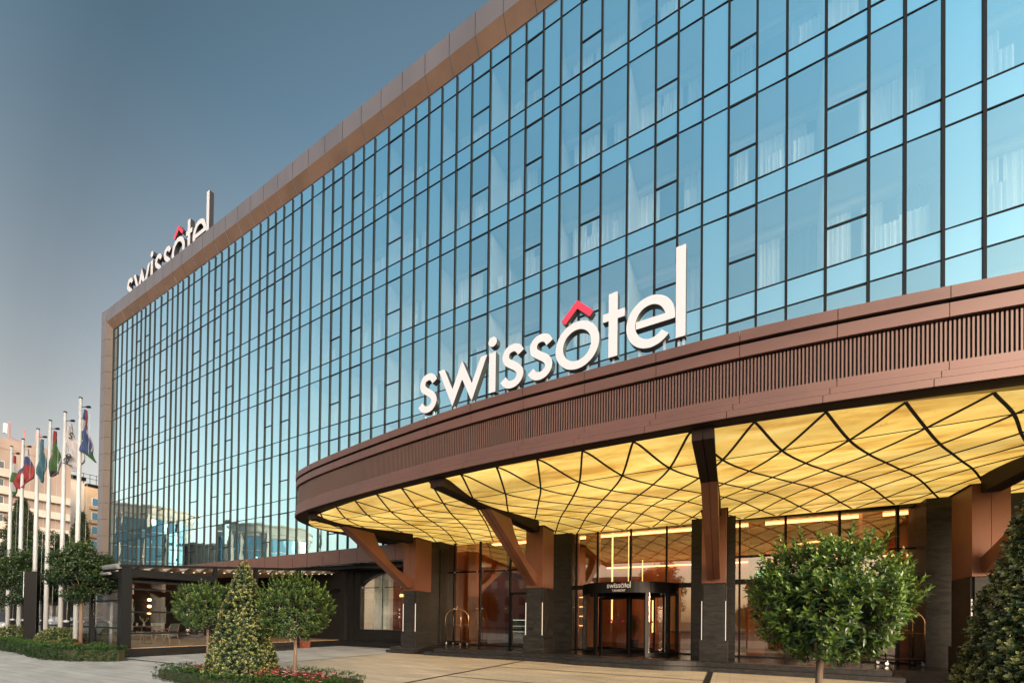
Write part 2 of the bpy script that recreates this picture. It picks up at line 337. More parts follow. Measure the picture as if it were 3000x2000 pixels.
def vis(X, z):     # is the cell inside the picture?
    v = np.array([X, FY(X), z-EYE]); d = v@fw
    if d < .5: return False
    x = 1500+F_PX*(v@rt)/d; y = 1801.7-F_PX*(v@up)/d
    return -60 < x < 3060 and -60 < y < 2000 and z > 6.2
def cell_mesh(mb, kind, i, k, z0, z1):
    xa, xb = MX[i]+.03, MX[i+1]-.03
    j = random.uniform(-.0045, .0045); j2 = random.uniform(-.005, .005)     # panes are never perfectly true
    zz0, zz1 = z0+.014, z1-.014
    sp = kind == 'spandrel'
    glassm = 1 if sp else 0
    bars = [(z0-.014, z0+.014), (z1-.014, z1+.014)] if not sp else []
    pans = [(zz0, zz1)]
    if (not sp) and i in SPLIT and z1-z0 > 2:
        zm = z1-1.54; pans = [(zz0, zm-.025), (zm+.025, zz1)]; bars += [(zm-.025, zm+.025)]; bars[1] = (z1-.045, z1+.014)
    for a, b in pans:
        mb.add([W3(xa, .0+j, a), W3(xb, .0-j, a), W3(xb, j2-j, b), W3(xa, j2+j, b)], [(0, 1, 2, 3)], glassm if not ((not sp) and i in OPQ) else 1)
    for a, b in bars:
        ps = [W3(xa-.01, .022, a), W3(xb+.01, .022, a), W3(xb+.01, .022, b), W3(xa-.01, .022, b), W3(xa-.01, -.04, a), W3(xb+.01, -.04, a), W3(xb+.01, -.04, b), W3(xa-.01, -.04, b)]
        mb.add(ps, [(0, 1, 2, 3), (4, 7, 6, 5), (0, 4, 5, 1), (3, 2, 6, 7), (0, 3, 7, 4), (1, 5, 6, 2)], 2)
GM = [M['vision'], M['spandrel'], M['transom']]
cells.sort(reverse=True)
for kind, nm in (('window', 'window'), ('spandrel', 'spandrel_panel')):
    n = 0; rest = MB()
    for c in cells:
        if c[1] != kind: continue
        _, _, i, k, z0, z1 = c
        if n < 99 and vis((MX[i]+MX[i+1])/2, (z0+z1)/2):
            mb = MB(); cell_mesh(mb, kind, i, k, z0, z1); HP(mb.build(nm, GM)); n += 1
        else: cell_mesh(rest, kind, i, k, z0, z1)
    o = HP(rest.build(nm, GM)); tag(o, kind='stuff')
for i, x in enumerate(MX):
    w = .034 if i not in (0, len(MX)-1) else .05
    mb = MB(); ps = []
    for z in ((5.9 if x > CANX else BASEZ), TOPZ):
        for a, o in ((-w, .05), (w, .05), (w, -.06), (-w, -.06)): ps.append(W3(x+a, o, z))
    mb.add(ps, [(0, 1, 5, 4), (1, 2, 6, 5), (2, 3, 7, 6), (3, 0, 4, 7), (3, 2, 1, 0), (4, 5, 6, 7)])
    HP(mb.build('mullion', M['mullion']))
# frame round the glass: splayed bronze reveal and mauve-grey outer face, built panel by panel with open joints
def strip_panels(name, prof, xs, mats):
    """prof: list of (out, z, mat index of the face to the next point)"""
    mb = MB()
    for a, b in zip(xs[:-1], xs[1:]):
        a2, b2 = a+.012, b-.012
        for (o0, z0, mi), (o1, z1, _) in zip(prof[:-1], prof[1:]):
            mb.add([W3(a2, o0, z0), W3(b2, o0, z0), W3(b2, o1, z1), W3(a2, o1, z1)], [(0, 1, 2, 3)], mi)
        for (o0, z0, mi), (o1, z1, _) in zip(prof[:-1], prof[1:]):   # dark backing seen in the joint
            mb.add([W3(b2-.001, o0-.02, z0+.0), W3(b+.013, o0-.02, z0+.0), W3(b+.013, o1-.02, z1), W3(b2-.001, o1-.02, z1)], [(0, 1, 2, 3)], len(mats)-1)
    return HP(mb.build(name, mats))
xs = list(np.arange(-46.35, MX[-1]+1.4, 1.36))
strip_panels('parapet', [(.02, 25.22, 2), (.02, 25.28, 1), (.34, 25.86, 0), (.34, 26.86, 0), (-.25, 26.90, 0)], xs, [M['grey_panel'], M['bronze_panel'], M['blackmetal'], M['darkgap']])
mb = MB()
zs = list(np.arange(4.0, 25.9, 1.36)); zs[-1] = 25.86
YL = FY(-46.2)
for a, b in zip(zs[:-1], zs[1:]):
    mb.add([(-47.25, YL-.35, a+.012), (-46.40, YL-.35, a+.012), (-46.40, YL-.35, b-.012), (-47.25, YL-.35, b-.012)], [(0, 1, 2, 3)], 0)
    mb.add([(-46.40, YL-.35, a+.012), (-45.95, YL-.02, a+.012), (-45.95, YL-.02, b-.012), (-46.40, YL-.35, b-.012)], [(0, 1, 2, 3)], 3)
    mb.add([(-47.25, YL-.35, a+.012), (-47.25, YL-.35, b-.012), (-47.25, YL+14, b-.012), (-47.25, YL+14, a+.012)], [(0, 1, 2, 3)], 0)
mb.box(-47.23, -46.41, YL-.33, YL-.2, 4, 25.84, 2); mb.box(-46.4, -46.36, YL-.28, YL, 4, 25.2, 2)
mb.add([(-47.25, YL-.35, 25.87), (-46.35, YL-.35, 25.87), (-46.35, YL-.35, 26.86), (-47.25, YL-.35, 26.86)], [(0, 1, 2, 3)], 0)
mb.add([(-47.25, YL-.35, 25.87), (-47.25, YL-.35, 26.86), (-47.25, YL+14, 26.86), (-47.25, YL+14, 25.87)], [(0, 1, 2, 3)], 0)
mb.add([(-46.40, YL-.35, 25.86), (-45.95, YL-.02, 25.26), (-45.9, YL-.02, 25.26), (-46.3, YL-.345, 25.87)], [(0, 1, 2, 3)], 1)
HP(mb.build('side_frame', [M['grey_panel'], M['bronze_panel'], M['darkgap'], M['reveal']]))
# body: roof, rear and end walls, floor slabs
mb = MB()
XE = MX[-1]
mb.box(-47.0, XE+1, YL+.6, YL+14, 25.9, 26.3)
mb.box(-47.0, XE+1, YL+13.8, YL+14.1, 0, 26.2)
mb.box(XE+.3, XE+40, 13.9, YL+13.8, 0, 26.8)  # unseen right-hand wing, lengthened to block the sun
mb.box(-47.1, -46.5, YL+.1, YL+13.8, 0, 25.9)
HP(mb.build('outer_wall', M['grey_panel']))
# rooms behind the glass
slab = MB(); ceil = MB(); pel = MB(); back = MB()
for k, h in enumerate(HEADS):
    xs2 = [MX[0]+(XE-MX[0])*t/24 for t in range(25)]
    for a, b in zip(xs2[:-1], xs2[1:]):
        t2 = 25.2 if k == 0 else HEADS[k-1]-2.65
        slab.add([W3(a, -.09, h+.02), W3(b, -.09, h+.02), W3(b, -.09, t2), W3(a, -.09, t2), W3(a, -4, t2), W3(b, -4, t2)], [(0, 1, 2, 3), (3, 2, 5, 4)])
        ceil.add([W3(a, -.10, h+.03), W3(b, -.10, h+.03), W3(b, -4, h+.03), W3(a, -4, h+.03)], [(0, 1, 2, 3)])
        pel.add([W3(a, -1.15, h+.02), W3(b, -1.15, h+.02), W3(b, -1.15, h-.20), W3(a, -1.15, h-.20), W3(a, -1.5, h-.20), W3(b, -1.5, h-.20)], [(0, 1, 2, 3), (3, 2, 5, 4)])
        if not (k == 5 and b > CANX-1): back.add([W3(a, -3.9, h-2.65), W3(b, -3.9, h-2.65), W3(b, -3.9, h), W3(a, -3.9, h)], [(0, 1, 2, 3)])
HP(slab.build('floor_slab', M['concrete'])); HP(ceil.build('room_ceiling', M['ceilpaint'])); HP(pel.build('pelmet', M['bulk'])); HP(back.build('room_wall', M['roomwall']))
for i in sorted(OPQ | {i+4 for i in OPQ}):
    if i+1 >= len(MX): continue
    xc = (MX[i]+MX[i+1])/2 if i in OPQ else MX[i]
    n = NRM(xc); part = MB()
    for k, h in enumerate(HEADS):
        if k == 5 and xc > CANX: continue
        for dx in (-.06, .06):
            part.add([W3(xc+dx, -.12, h-2.63), W3(xc+dx, -.12, h), W3(xc+dx, -3.9, h), W3(xc+dx, -3.9, h-2.63)], [(0, 1, 2, 3)])
        part.add([W3(xc-.06, -.12, h-2.63), W3(xc+.06, -.12, h-2.63), W3(xc+.06, -.12, h), W3(xc-.06, -.12, h)], [(0, 1, 2, 3)])
    HP(part.build('partition', M['bulk']))
# curtains: gathered cloth hung behind the glass, plus low pale panels nearer it
cur = []
for i in range(len(MX)-1):
    if i in OPQ: continue
    for k, h in enumerate(HEADS):
        if k == 5 and MX[i+1] > CANX: continue
        w = (MX[i+1]-MX[i])
        if random.random() < .88:
            f = random.uniform(.55, 1.0); a = MX[i]+random.uniform(0, 1-f)*w
            cur.append((score(a, h-1.3), a, a+f*w, h-2.62, h-.24, 1.34+random.uniform(0, .06), random.random() < .85))
        if random.random() < .62:
            f = random.uniform(.3, .95); a = MX[i]+random.uniform(0, 1-f)*w
            cur.append((score(a, h-1.4), a, a+f*w, h-2.62, h-2.65+random.uniform(1.0, 1.18), .48, True))
cur.sort(reverse=True)
def cur_mesh(mb, c):
    _, a, b, z0, z1, dep, sh = c; n = 14
    ps = [W3(a+(b-a)*t/n, -dep+.045*math.sin(t*2.4+a*7), z) for t in range(n+1) for z in (z0, z1)]
    mb.add(ps, [(2*t, 2*t+2, 2*t+3, 2*t+1) for t in range(n)], 0 if sh else 1)
rest = MB(); n = 0
for c in cur:
    if n < 95 and vis((c[1]+c[2])/2, c[3]+1):
        mb = MB(); cur_mesh(mb, c); HP(mb.build('curtain', [M['sheer'], M['drape']])); n += 1
    else: cur_mesh(rest, c)
tag(HP(rest.build('curtain', [M['sheer'], M['drape']])), kind='stuff')

def attach(o, root):
    o.parent = root; o.matrix_parent_inverse = (Matrix.Translation(root.location) @ root.rotation_euler.to_matrix().to_4x4()).inverted(); return o
def T(root, mb, name, mats, **k): return attach(mb.build(name, mats, **k), root)
def pline(pts, step):
    """Catmull-Rom through pts, resampled at equal steps"""
    P = [Vector((p[0], p[1], 0)) for p in pts]; out = []
    for i in range(len(P)-1):
        p0, p1, p2, p3 = P[max(i-1, 0)], P[i], P[i+1], P[min(i+2, len(P)-1)]
        for t in np.linspace(0, 1, 24, endpoint=False):
            out.append(.5*((2*p1)+(-p0+p2)*t+(2*p0-5*p1+4*p2-p3)*t*t+(-p0+3*p1-3*p2+p3)*t**3))
    out.append(P[-1]); L = [0]
    for a, b in zip(out[:-1], out[1:]): L.append(L[-1]+(b-a).length)
    n = int(L[-1]/step); s = np.linspace(0, L[-1], n+1)
    xs = np.interp(s, L, [p.x for p in out]); ys = np.interp(s, L, [p.y for p in out])
    return [Vector((x, y, 0)) for x, y in zip(xs, ys)]
def offs(P, o):
    R_ = []
    for i, p in enumerate(P):
        t = (P[min(i+1, len(P)-1)]-P[max(i-1, 0)]).normalized(); R_.append(p + Vector((t.y, -t.x, 0))*o)   # outwards = right of travel
    return R_
# lower facade band over the restaurant and the ramp
mbx = MB()
def band_panels(name, prof, xs, mats): return strip_panels(name, prof, xs, mats)
band_panels('lower_band', [(.06, 4.24, 0), (.16, 4.24, 0), (.16, 4.98, 0), (.02, 5.02, 0)], list(np.arange(-45.9, -12.3, 1.28)), [M['copper2'], M['darkgap']])
mb = MB()
mb.box(-45.9, -12.9, 16.0, 17.2, 4.05, 4.235); HP(mb.build('overhang', M['blackmetal']))

# ------------------------------------------------------------------ canopy
canopy = empty('entrance_canopy', (-1, 12, 0), 'curved brown metal entrance canopy with a glowing yellow ribbed ceiling', 'canopy')
OUT = [(-14.85, 17.2), (-14.9, 14.5), (-14.9, 12.5), (-14.74, 11.54), (-14.35, 10.75), (-13.75, 10.2), (-12.9, 9.88), (-11.96, 9.64), (-10.67, 9.38), (-9.32, 9.14), (-8.06, 8.94), (-6.68, 8.75), (-5.39, 8.62), (-4.09, 8.54), (-2.8, 8.51), (-1.42, 8.50), (-.21, 8.49), (1.07, 8.55), (2.35, 8.66), (3.62, 8.81), (5.2, 9.02), (7.2, 9.35), (9.3, 9.82), (10.9, 10.35), (12.1, 11.1), (12.8, 12.2), (13.0, 13.5), (13.0, 16.5)]
FP = pline(OUT, .10)
def band(mb, segs, P=FP, joints=None, mi=0, gm=1):
    """segs: list of (offset, z) pairs down the profile"""
    rows = [offs(P, o) for o, z in segs]
    for j in range(len(segs)-1):
        for i in range(len(P)-1):
            cut = joints and (i % joints[0] == joints[1])
            a, b = rows[j][i], rows[j][i+1]; c, d = rows[j+1][i+1], rows[j+1][i]
            if cut:
                q = a.lerp(b, .90); q2 = d.lerp(c, .90)
                mb.add([(a.x, a.y, segs[j][1]), (q.x, q.y, segs[j][1]), (q2.x, q2.y, segs[j+1][1]), (d.x, d.y, segs[j+1][1])], [(0, 3, 2, 1)], mi)
            else:
                mb.add([(a.x, a.y, segs[j][1]), (b.x, b.y, segs[j][1]), (c.x, c.y, segs[j+1][1]), (d.x, d.y, segs[j+1][1])], [(0, 3, 2, 1)], mi)
    return mb
CM = [M['copper2'], M['darkgap']]
T(canopy, band(MB(), [(-.30, 6.62), (.06, 6.60), (.06, 6.415), (.0, 6.41)], joints=(14, 3)), 'top_fascia', CM)
T(canopy, band(MB(), [(.0, 6.365), (.03, 6.36), (.03, 6.15), (-.03, 6.145)], joints=(14, 3)), 'middle_fascia', CM)
T(canopy, band(band(band(MB(), [(-.04, 5.49), (.02, 5.485), (.02, 5.34), (.035, 5.338)], joints=(14, 3)), [(.03, 5.35), (.045, 5.34), (.045, 5.225), (.06, 5.223)], joints=(14, 2)), [(.05, 5.24), (.07, 5.225), (.07, 5.110), (.04, 5.105)], joints=(14, 1)), 'lower_fascia', CM)
M['louvregap'] = mat('louvre_recess', (.030, .018, .014), .7)
lv = MB(); FL = pline(OUT, .027)
o1, o2 = offs(FL, -.075), offs(FL, -.03)
for i in range(len(FL)-1):
    sf = i % 2 == 0; a, b = (o2[i], o2[i+1]) if sf else (o1[i], o1[i+1])
    lv.add([(a.x, a.y, 5.47), (b.x, b.y, 5.47), (b.x, b.y, 6.12), (a.x, a.y, 6.12)], [(0, 1, 2, 3)], 0 if sf else 1)
    a, b = (o2[i+1], o1[i+1]); lv.add([(a.x, a.y, 5.47), (b.x, b.y, 5.47), (b.x, b.y, 6.12), (a.x, a.y, 6.12)], [(0, 1, 2, 3)], 1)
T(canopy, lv, 'louvre_band', [M['louvre'], M['louvregap']])
core = MB(); band(core, [(-.10, 6.60), (-.10, 5.11)])
T(canopy, core, 'fascia_core', M['darkgap'])
INN = [(-14.27, 16.6), (-14.28, 13.5), (-14.27, 12.6), (-14.12, 11.45), (-13.85, 10.78), (-13.3, 10.33), (-12.3, 9.98), (-11.11, 9.70), (-10.03, 9.48), (-9.04, 9.30), (-8.01, 9.15), (-6.77, 8.99), (-5.59, 8.87), (-4.53, 8.79), (-2.64, 8.73), (-1.0, 8.71), (.43, 8.76), (1.42, 8.83), (2.53, 8.93), (3.57, 9.05), (5.2, 9.27), (7.2, 9.6), (9.2, 10.06), (10.7, 10.6), (11.8, 11.3), (12.4, 12.3), (12.55, 13.5), (12.55, 16.6)]
FI = pline([(a, b+.04) for a, b in INN], .10)
# dark soffit lip between the fascia and the glowing ceiling
lip = MB(); n = 300
def resample(P, n):
    L = [0]
    for a, b in zip(P[:-1], P[1:]): L.append(L[-1]+(b-a).length)
    s = np.linspace(0, L[-1], n); return [Vector((x, y, 0)) for x, y in zip(np.interp(s, L, [p.x for p in P]), np.interp(s, L, [p.y for p in P]))]
A_, B_ = resample(offs(FP, .03), n), resample(FI, n)
for i in range(n-1):
    a, b, c, d = A_[i], A_[i+1], B_[i+1], B_[i]
    lip.add([(a.x, a.y, 5.095), (b.x, b.y, 5.095), (c.x, c.y, 5.10), (d.x, d.y, 5.10), (c.x, c.y, 5.22), (d.x, d.y, 5.22)], [(0, 3, 2, 1), (3, 5, 4, 2)])
T(canopy, lip, 'soffit_lip', M['lip'])
front = [p for p in FI if p.y < 14.5]
fx = np.array([p.x for p in front]); fy = np.array([p.y for p in front])
def YF(X): return float(np.interp(X, fx, fy))
KY = np.array([8.8, 9.98, 11.07, 12.15, 13.24, 14.3, 15.4, 16.5, 17.62]); KZ = np.array([5.115, 4.94, 4.96, 5.06, 5.17, 5.27, 5.31, 5.27, 5.26])
def cr(xk, yk, x):
    x = min(max(x, xk[0]), xk[-1]); i = int(min(max(np.searchsorted(xk, x)-1, 0), len(xk)-2)); t = (x-xk[i])/(xk[i+1]-xk[i])
    m = lambda j: (yk[min(j+1, len(yk)-1)]-yk[max(j-1, 0)])/(xk[min(j+1, len(yk)-1)]-xk[max(j-1, 0)])
    h = xk[i+1]-xk[i]; return (2*t**3-3*t*t+1)*yk[i]+(t**3-2*t*t+t)*h*m(i)+(-2*t**3+3*t*t)*yk[i+1]+(t**3-t*t)*h*m(i+1)
def ZC(X, Y): return cr(KY, KZ, Y+.05*(X-1.4))
def YB(X): return 17.60-.05*(X-1.4)
cl = MB(); XS = list(np.arange(-14.15, 12.5, .15)); nv = 44; V = []
for X in XS:
    a = YF(X); b = YB(X)
    for t in range(nv): 
        y = a+(b-a)*t/(nv-1); V.append((X, y, ZC(X, y)))
F_ = [(i*nv+j, i*nv+j+1, (i+1)*nv+j+1, (i+1)*nv+j) for i in range(len(XS)-1) for j in range(nv-1)]
cl.add(V, F_)
T(canopy, cl, 'luminous_ceiling', M['lum'], smooth=True)
def rib(pts, w=.044, h=.018):
    run = []; mbs = MB(); 
    for p in pts + [None]:
        ok = p is not None and -14.15 < p[0] < 12.4 and p[1] > YF(p[0])-.02 and p[1] < YB(p[0])+.01
        if ok: run.append((p[0], p[1], ZC(p[0], p[1])+.002))
        else:
            if len(run) > 1: mbs.ribbon(run, h, w)
            run = []
    return mbs
def rowY(k, X): return float(np.interp(k, range(9), KY)) - .05*(X-1.4)
nr = 0
ribs = MB()
for i in range(-26, 22):
    for d in (1, -1):
        pts = []
        for t in np.linspace(0, 8, 65):
            X = 1.43+i*1.06+d*.53*t; K2 = KY.copy(); X0 = 1.43+i*1.06; K2[0] = YF(min(max(X0, -13.6), 12))+.05*(X0-1.4)
            pts.append((X, cr(np.arange(9.), K2, t)-.05*(X-1.4)))
        mb = rib(pts)
        if mb.v: T(canopy, mb, 'ceiling_rib', M['darkgap']); nr += 1
for k in (1, 7):
    mb = rib([(X, rowY(k, X)) for X in np.arange(-14.1, 12.4, .1)], .03, .008); T(canopy, mb, 'ceiling_rib', M['darkgap'])
rf = MB(); 
P2 = offs(FP, -.25); o = len(P2)
rf.add([(p.x, p.y, 6.45) for p in P2], [tuple(range(o))]); T(canopy, rf, 'canopy_roof', M['concrete'])
PX = [-12.78, -6.70, -.47, 5.85]
for i, X in enumerate(PX + [11.6]):
    mb = MB(); y0 = YF(X)-.12
    mb.box(X-.19, X-.012, y0, 15.09, 4.88, 5.30); mb.box(X+.012, X+.19, y0, 15.09, 4.88, 5.30); mb.box(X-.012, X+.012, y0+.01, 15.08, 4.91, 5.29)
    T(canopy, mb, 'beam', M['lip'])

# ------------------------------------------------------------------ pillars
def pillar(X, label, zb=.28):
    r = empty('entrance_pillar', (X, 15.6, zb), label, 'pillar', 'copper clad pillars carrying the entrance canopy')
    y0, y1 = 15.10, 16.22
    mb = MB(); mb.box(X-.355, X-.004, y0, y1, 2.76, 5.10); mb.box(X+.004, X+.355, y0, y1, 2.76, 5.10); mb.box(X-.35, X+.35, y0+.012, y1-.01, 2.76, 5.095); T(r, mb, 'copper_shaft', M['copper'], bevel=.006)
    mb = MB(); mb.box(X-.40, X+.40, y0-.02, y1+.04, 5.10, 5.12); T(r, mb, 'cap_plate', M['lip'])
    mb = MB(); mb.box(X-.30, X+.30, y0, y0+.06, .93, 2.75); mb.box(X-.36, X+.36, y0+.07, y1, .93, 2.75); mb.box(X-.415, X+.415, y0-.03, y1+.03, zb, .93)
    mb.box(X+.362, X+.372, y0+.28, y1-.2, .93, 2.75)
    T(r, mb, 'stone_base', M['stone'], bevel=.005)
    for s in (-1, 1):
        mb = MB(); mb.box(X+s*.345-.010, X+s*.345+.010, y0+.015, y0+.04, .95, 2.19); T(r, mb, 'light_strip', M['striplight'])
    # raking strut up to the beam
    pr = [(11.35, 4.88), (12.75, 4.88), (13.02, 4.45), (13.5, 4.0), (14.15, 3.6), (15.09, 3.24), (15.09, 2.93), (14.86, 2.86)]
    mb = MB()
    mb.prism(pr, X-.185, X-.010, fn=lambda u, v, w: (w, u, v)); mb.prism(pr, X+.010, X+.185, fn=lambda u, v, w: (w, u, v))
    mb.prism([(y+.012 if y < 14 else y-.004, z+(.02 if y < 14.95 else 0)) for y, z in pr], X-.012, X+.012, fn=lambda u, v, w: (w, u, v))
    T(r, mb, 'strut', M['copper'])
    return r
pillar(PX[0], 'copper and stone pillar at the far left end of the canopy beside the ramp', .0)
pillar(PX[1], 'copper and stone pillar between the left glass bay and the revolving door')
pillar(PX[2], 'copper and stone pillar just right of the revolving door')
pillar(PX[3], 'copper and stone pillar behind the variegated cone shrub at the right')

# ------------------------------------------------------------------ podium and steps
def podium():
    r = empty('podium', (-3, 16, 0), 'low polished black granite podium with two steps before the entrance', 'steps')
    def outline(off, x0, x1):
        a = []
        for X in np.arange(x0, x1+.01, .15):
            t = np.clip((X+5.95)/1.35, 0, 1); u = np.clip((-.75-X)/1.35, 0, 1); s = min(t, u); s = s*s*(3-2*s)
            a.append((X, 14.80-off-.40*s))
        return a
    for nm, off, x0, x1, z0, z1, m in (('step', .34, -11.42, 4.05, 0, .142, 'granite_step'), ('step', 0, -11.15, 3.85, .1, .262, 'granite_step')):
        ol = outline(off, x0, x1); mb = MB(); mb.prism(ol + [(x1, 15.2), (x0, 15.2)], z0, z1)
        T(r, mb, nm, M[m], bevel=.006)
    mb = MB(); ol = outline(.015, -11.165, 3.865); mb.prism(ol + [(3.865, 15.19), (-11.165, 15.19)], .2625, .282); T(r, mb, 'step_nosing', M['granite_step'])
    mb = MB(); mb.box(-11.16, 14, 15.2, 18.6, 0, .2815); mb.box(-13.6, -11.16, 16.0, 18.6, 0, .2812)
    mb.add([(-13.2, 14.62, .006), (-11.43, 14.62, .006), (-11.17, 16.0, .28), (-13.6, 16.0, .28)], [(0, 1, 2, 3)])
    mb.add([(3.9, 14.45, .006), (14, 14.45, .006), (14, 15.2, .28), (3.9, 15.2, .28)], [(0, 1, 2, 3)])
    T(r, mb, 'landing', M['granite'])
podium()
# plinth steps round the left pillar and the low stone wall beneath the arched window
pl = MB(); pl.box(-13.75, -12.28, 14.72, 16.6, .0, .12); pl.box(-13.62, -12.35, 14.86, 16.5, .12, .26)
tag(pl.build('stone_plinth', M['granite_step'], bevel=.006), 'two step black stone plinth under the leftmost canopy pillar', 'plinth')
# ------------------------------------------------------------------ arched window wall
def arch_wall():
    r = empty('arched_window_wall', (-16, 17, 0), 'dark stone wall with a wide arched shop window left of the canopy', 'wall')
    x0, x1, y0 = -17.72, -13.66, 17.0
    ys = .92; n = 20
    arc = [(x0+(x1-x0)*t/n, 3.25+.66*math.sin(math.pi*t/n)**.75) for t in range(n+1)]
    mb = MB(); P = lambda u, v, w: (u, w, v)
    mb.prism([(-19.2, .30), (-18.15, .30), (-18.15, 4.24), (-19.2, 4.24)], y0-.12, y0+.3, fn=P)      # pier
    mb.prism([(-18.15, .30), (x0, .30), (x0, 4.24), (-18.15, 4.24)], y0, y0+.3, fn=P)
    mb.prism([(x1, .30), (-12.95, .30), (-12.95, 4.24), (x1, 4.24)], y0, y0+.3, fn=P)
    mb.prism([(x0, .30), (x1, .30), (x1, ys), (x0, ys)], y0-.10, y0+.3, fn=P)
    T(r, mb, 'stone_cladding', M['stone_wall'])
    mb = MB(); mb.prism(arc + [(x1, 4.24), (x0, 4.24)], y0-.02, y0+.3, fn=P); T(r, mb, 'arch_panel', M['blackmetal'])
    mb = MB(); mb.box(-19.3, -12.4, 16.72, 17.0, 0, .30); T(r, mb, 'base_kerb', M['stone_wall'])
    mb = MB(); mb.box(x0, x1, y0+.12, y0+.125, ys, 3.95); g_ = T(r, mb, 'window_pane', M['shop'])
    mb = MB(); mb.box(x0, x1, y0+.13, y0+.16, 3.12, 3.16); mb.box(-16.3, -16.27, y0+.13, y0+.16, ys, 3.95); mb.box(-14.9, -14.87, y0+.13, y0+.16, ys, 3.95); T(r, mb, 'window_frame', M['blackmetal'])
    for px in (x0+.08, -16.4, -16.17, -15.0, -14.77):
        mb = MB(); mb.lathe([(0, -.03), (.03, -.03), (.03, .03), (0, .03)], n=10, c=(px, y0+.09, 3.14)); T(r, mb, 'glass_clamp', M['steel'])
    # room behind the window
    mb = MB(); mb.box(-18.6, -13.0, 20.5, 20.6, .3, 4.3); mb; T(r, mb, 'inner_wall', M['redwall']); T(r, MB().box(-18.7, -18.6, 17.3, 20.5, .3, 4.3), 'side_panel', M['bulk'])
    mb = MB(); mb.box(-18.6, -13.0, 17.3, 20.5, .28, .32); mb.box(-18.6, -13.0, 17.3, 20.5, 4.1, 4.2); T(r, mb, 'inner_floor', M['wood'])
    mb = MB(); mb.box(-18.0, -13.1, 20.42, 20.48, 2.85, 3.0); T(r, mb, 'cove_light', M['lobbylight2']); T(r, MB().box(-17.8, -14.2, 18.2, 19.6, 4.05, 4.09), 'room_fill_panel', M['roomlight'])  # glowing ceiling panel added to brighten the room
    return r
M['shop'] = glass('clear_shop_glass', (.95, .95, .95), (.88, .90, .88), base=.10, ior=1.5, bumps=.02, bscale=.8)
M['lobbylight2'] = emis('orange_cove_light', (1.0, .42, .12), 7.0); M['roomlight'] = emis('shop_fill_light', (1.0, .82, .62), 4.5)
M['redwall'] = mat('dark_red_timber_wall', (.16, .045, .025), .5, 0, var=.3, vscale=3, stretch=(1, 1, .2))
arch_wall()
def curtain_thing(x0, x1, y, z0, z1, label, m='sheer'):
    mb = MB(); n = 60
    ps = [(x0+(x1-x0)*t/n, y+.05*math.sin(t*1.9), z) for t in range(n+1) for z in (z0, z1)]
    mb.add(ps, [(2*t, 2*t+2, 2*t+3, 2*t+1) for t in range(n)])
    tag(mb.build('curtain', M[m]), label, 'curtain')
curtain_thing(-17.25, -16.15, 17.55, .95, 3.9, 'pale sheer pleated curtain behind the arched window')
b = MB(); b.lathe([(0, .12), (.06, .105), (.105, .06), (.12, 0), (.105, -.06), (.06, -.105), (0, -.12)], c=(-15.6, 19.8, 2.05), n=14)
lr = empty('globe_lamp', (-15.6, 19.8, 2.05), 'small glowing globe lamp inside the arched window', 'lamp')
T(lr, b, 'globe', M['bulb'], smooth=True); T(lr, MB().tube([(-15.6, 19.8, 2.17), (-15.6, 19.8, 4.1)], .006), 'flex', M['blackmetal'])
ch = MB(); ch.box(-15.9, -15.2, 18.9, 19.5, .55, .72); ch.box(-15.9, -15.2, 19.42, 19.55, .72, 1.3); ch.box(-15.95, -15.85, 18.9, 19.5, .35, .95); ch.box(-15.25, -15.15, 18.9, 19.5, .35, .95)
ar = empty('armchair', (-15.5, 19.2, .32), 'rust coloured armchair inside the arched window', 'armchair'); T(ar, ch, 'upholstery', M['redwall'], bevel=.04)

# ------------------------------------------------------------------ entrance front: stone piers, glass bays, lobby
M['doorglass'] = glass('door_glass', (.7, .7, .7), (.96, .94, .92), base=.05, ior=1.4)
M['glass_in'] = glass('entrance_glass', (.9, .85, .78), (.84, .80, .74), base=.10, ior=1.5, bumps=.02, bscale=.5)
front = empty('glass_entrance', (-4, 17.8, .28), 'dark stone and tall glass entrance front under the canopy', 'wall')
YG = 17.8
for x0, x1, y0 in [(-13.15, -12.55, 17.1), (-7.75, -7.25, 17.3), (-7.25, -6.05, 17.55), (-1.28, .16, 17.0), (5.18, 6.5, 16.95), (6.5, 14, 17.2)]:
    T(front, MB().box(x0, x1, y0, 18.4, .28, 5.3), 'stone_pier', M['stone'])
T(front, MB().box(-13.1, -12.6, 16.26, 17.1, .28, 4.9), 'stone_pier', M['stone'])
mb = MB(); mb.box(-14, 14, 17.9, 18.5, 5.3, 5.4); T(front, mb, 'soffit', M['lip'])
bays = [(-12.55, -7.75, [-12.2, -10.72, -9.1]), (-6.05, -1.28, [-5.9, -4.98, -3.61, -2.23]), (.16, 5.18, [.3, 1.72, 3.25, 4.75])]
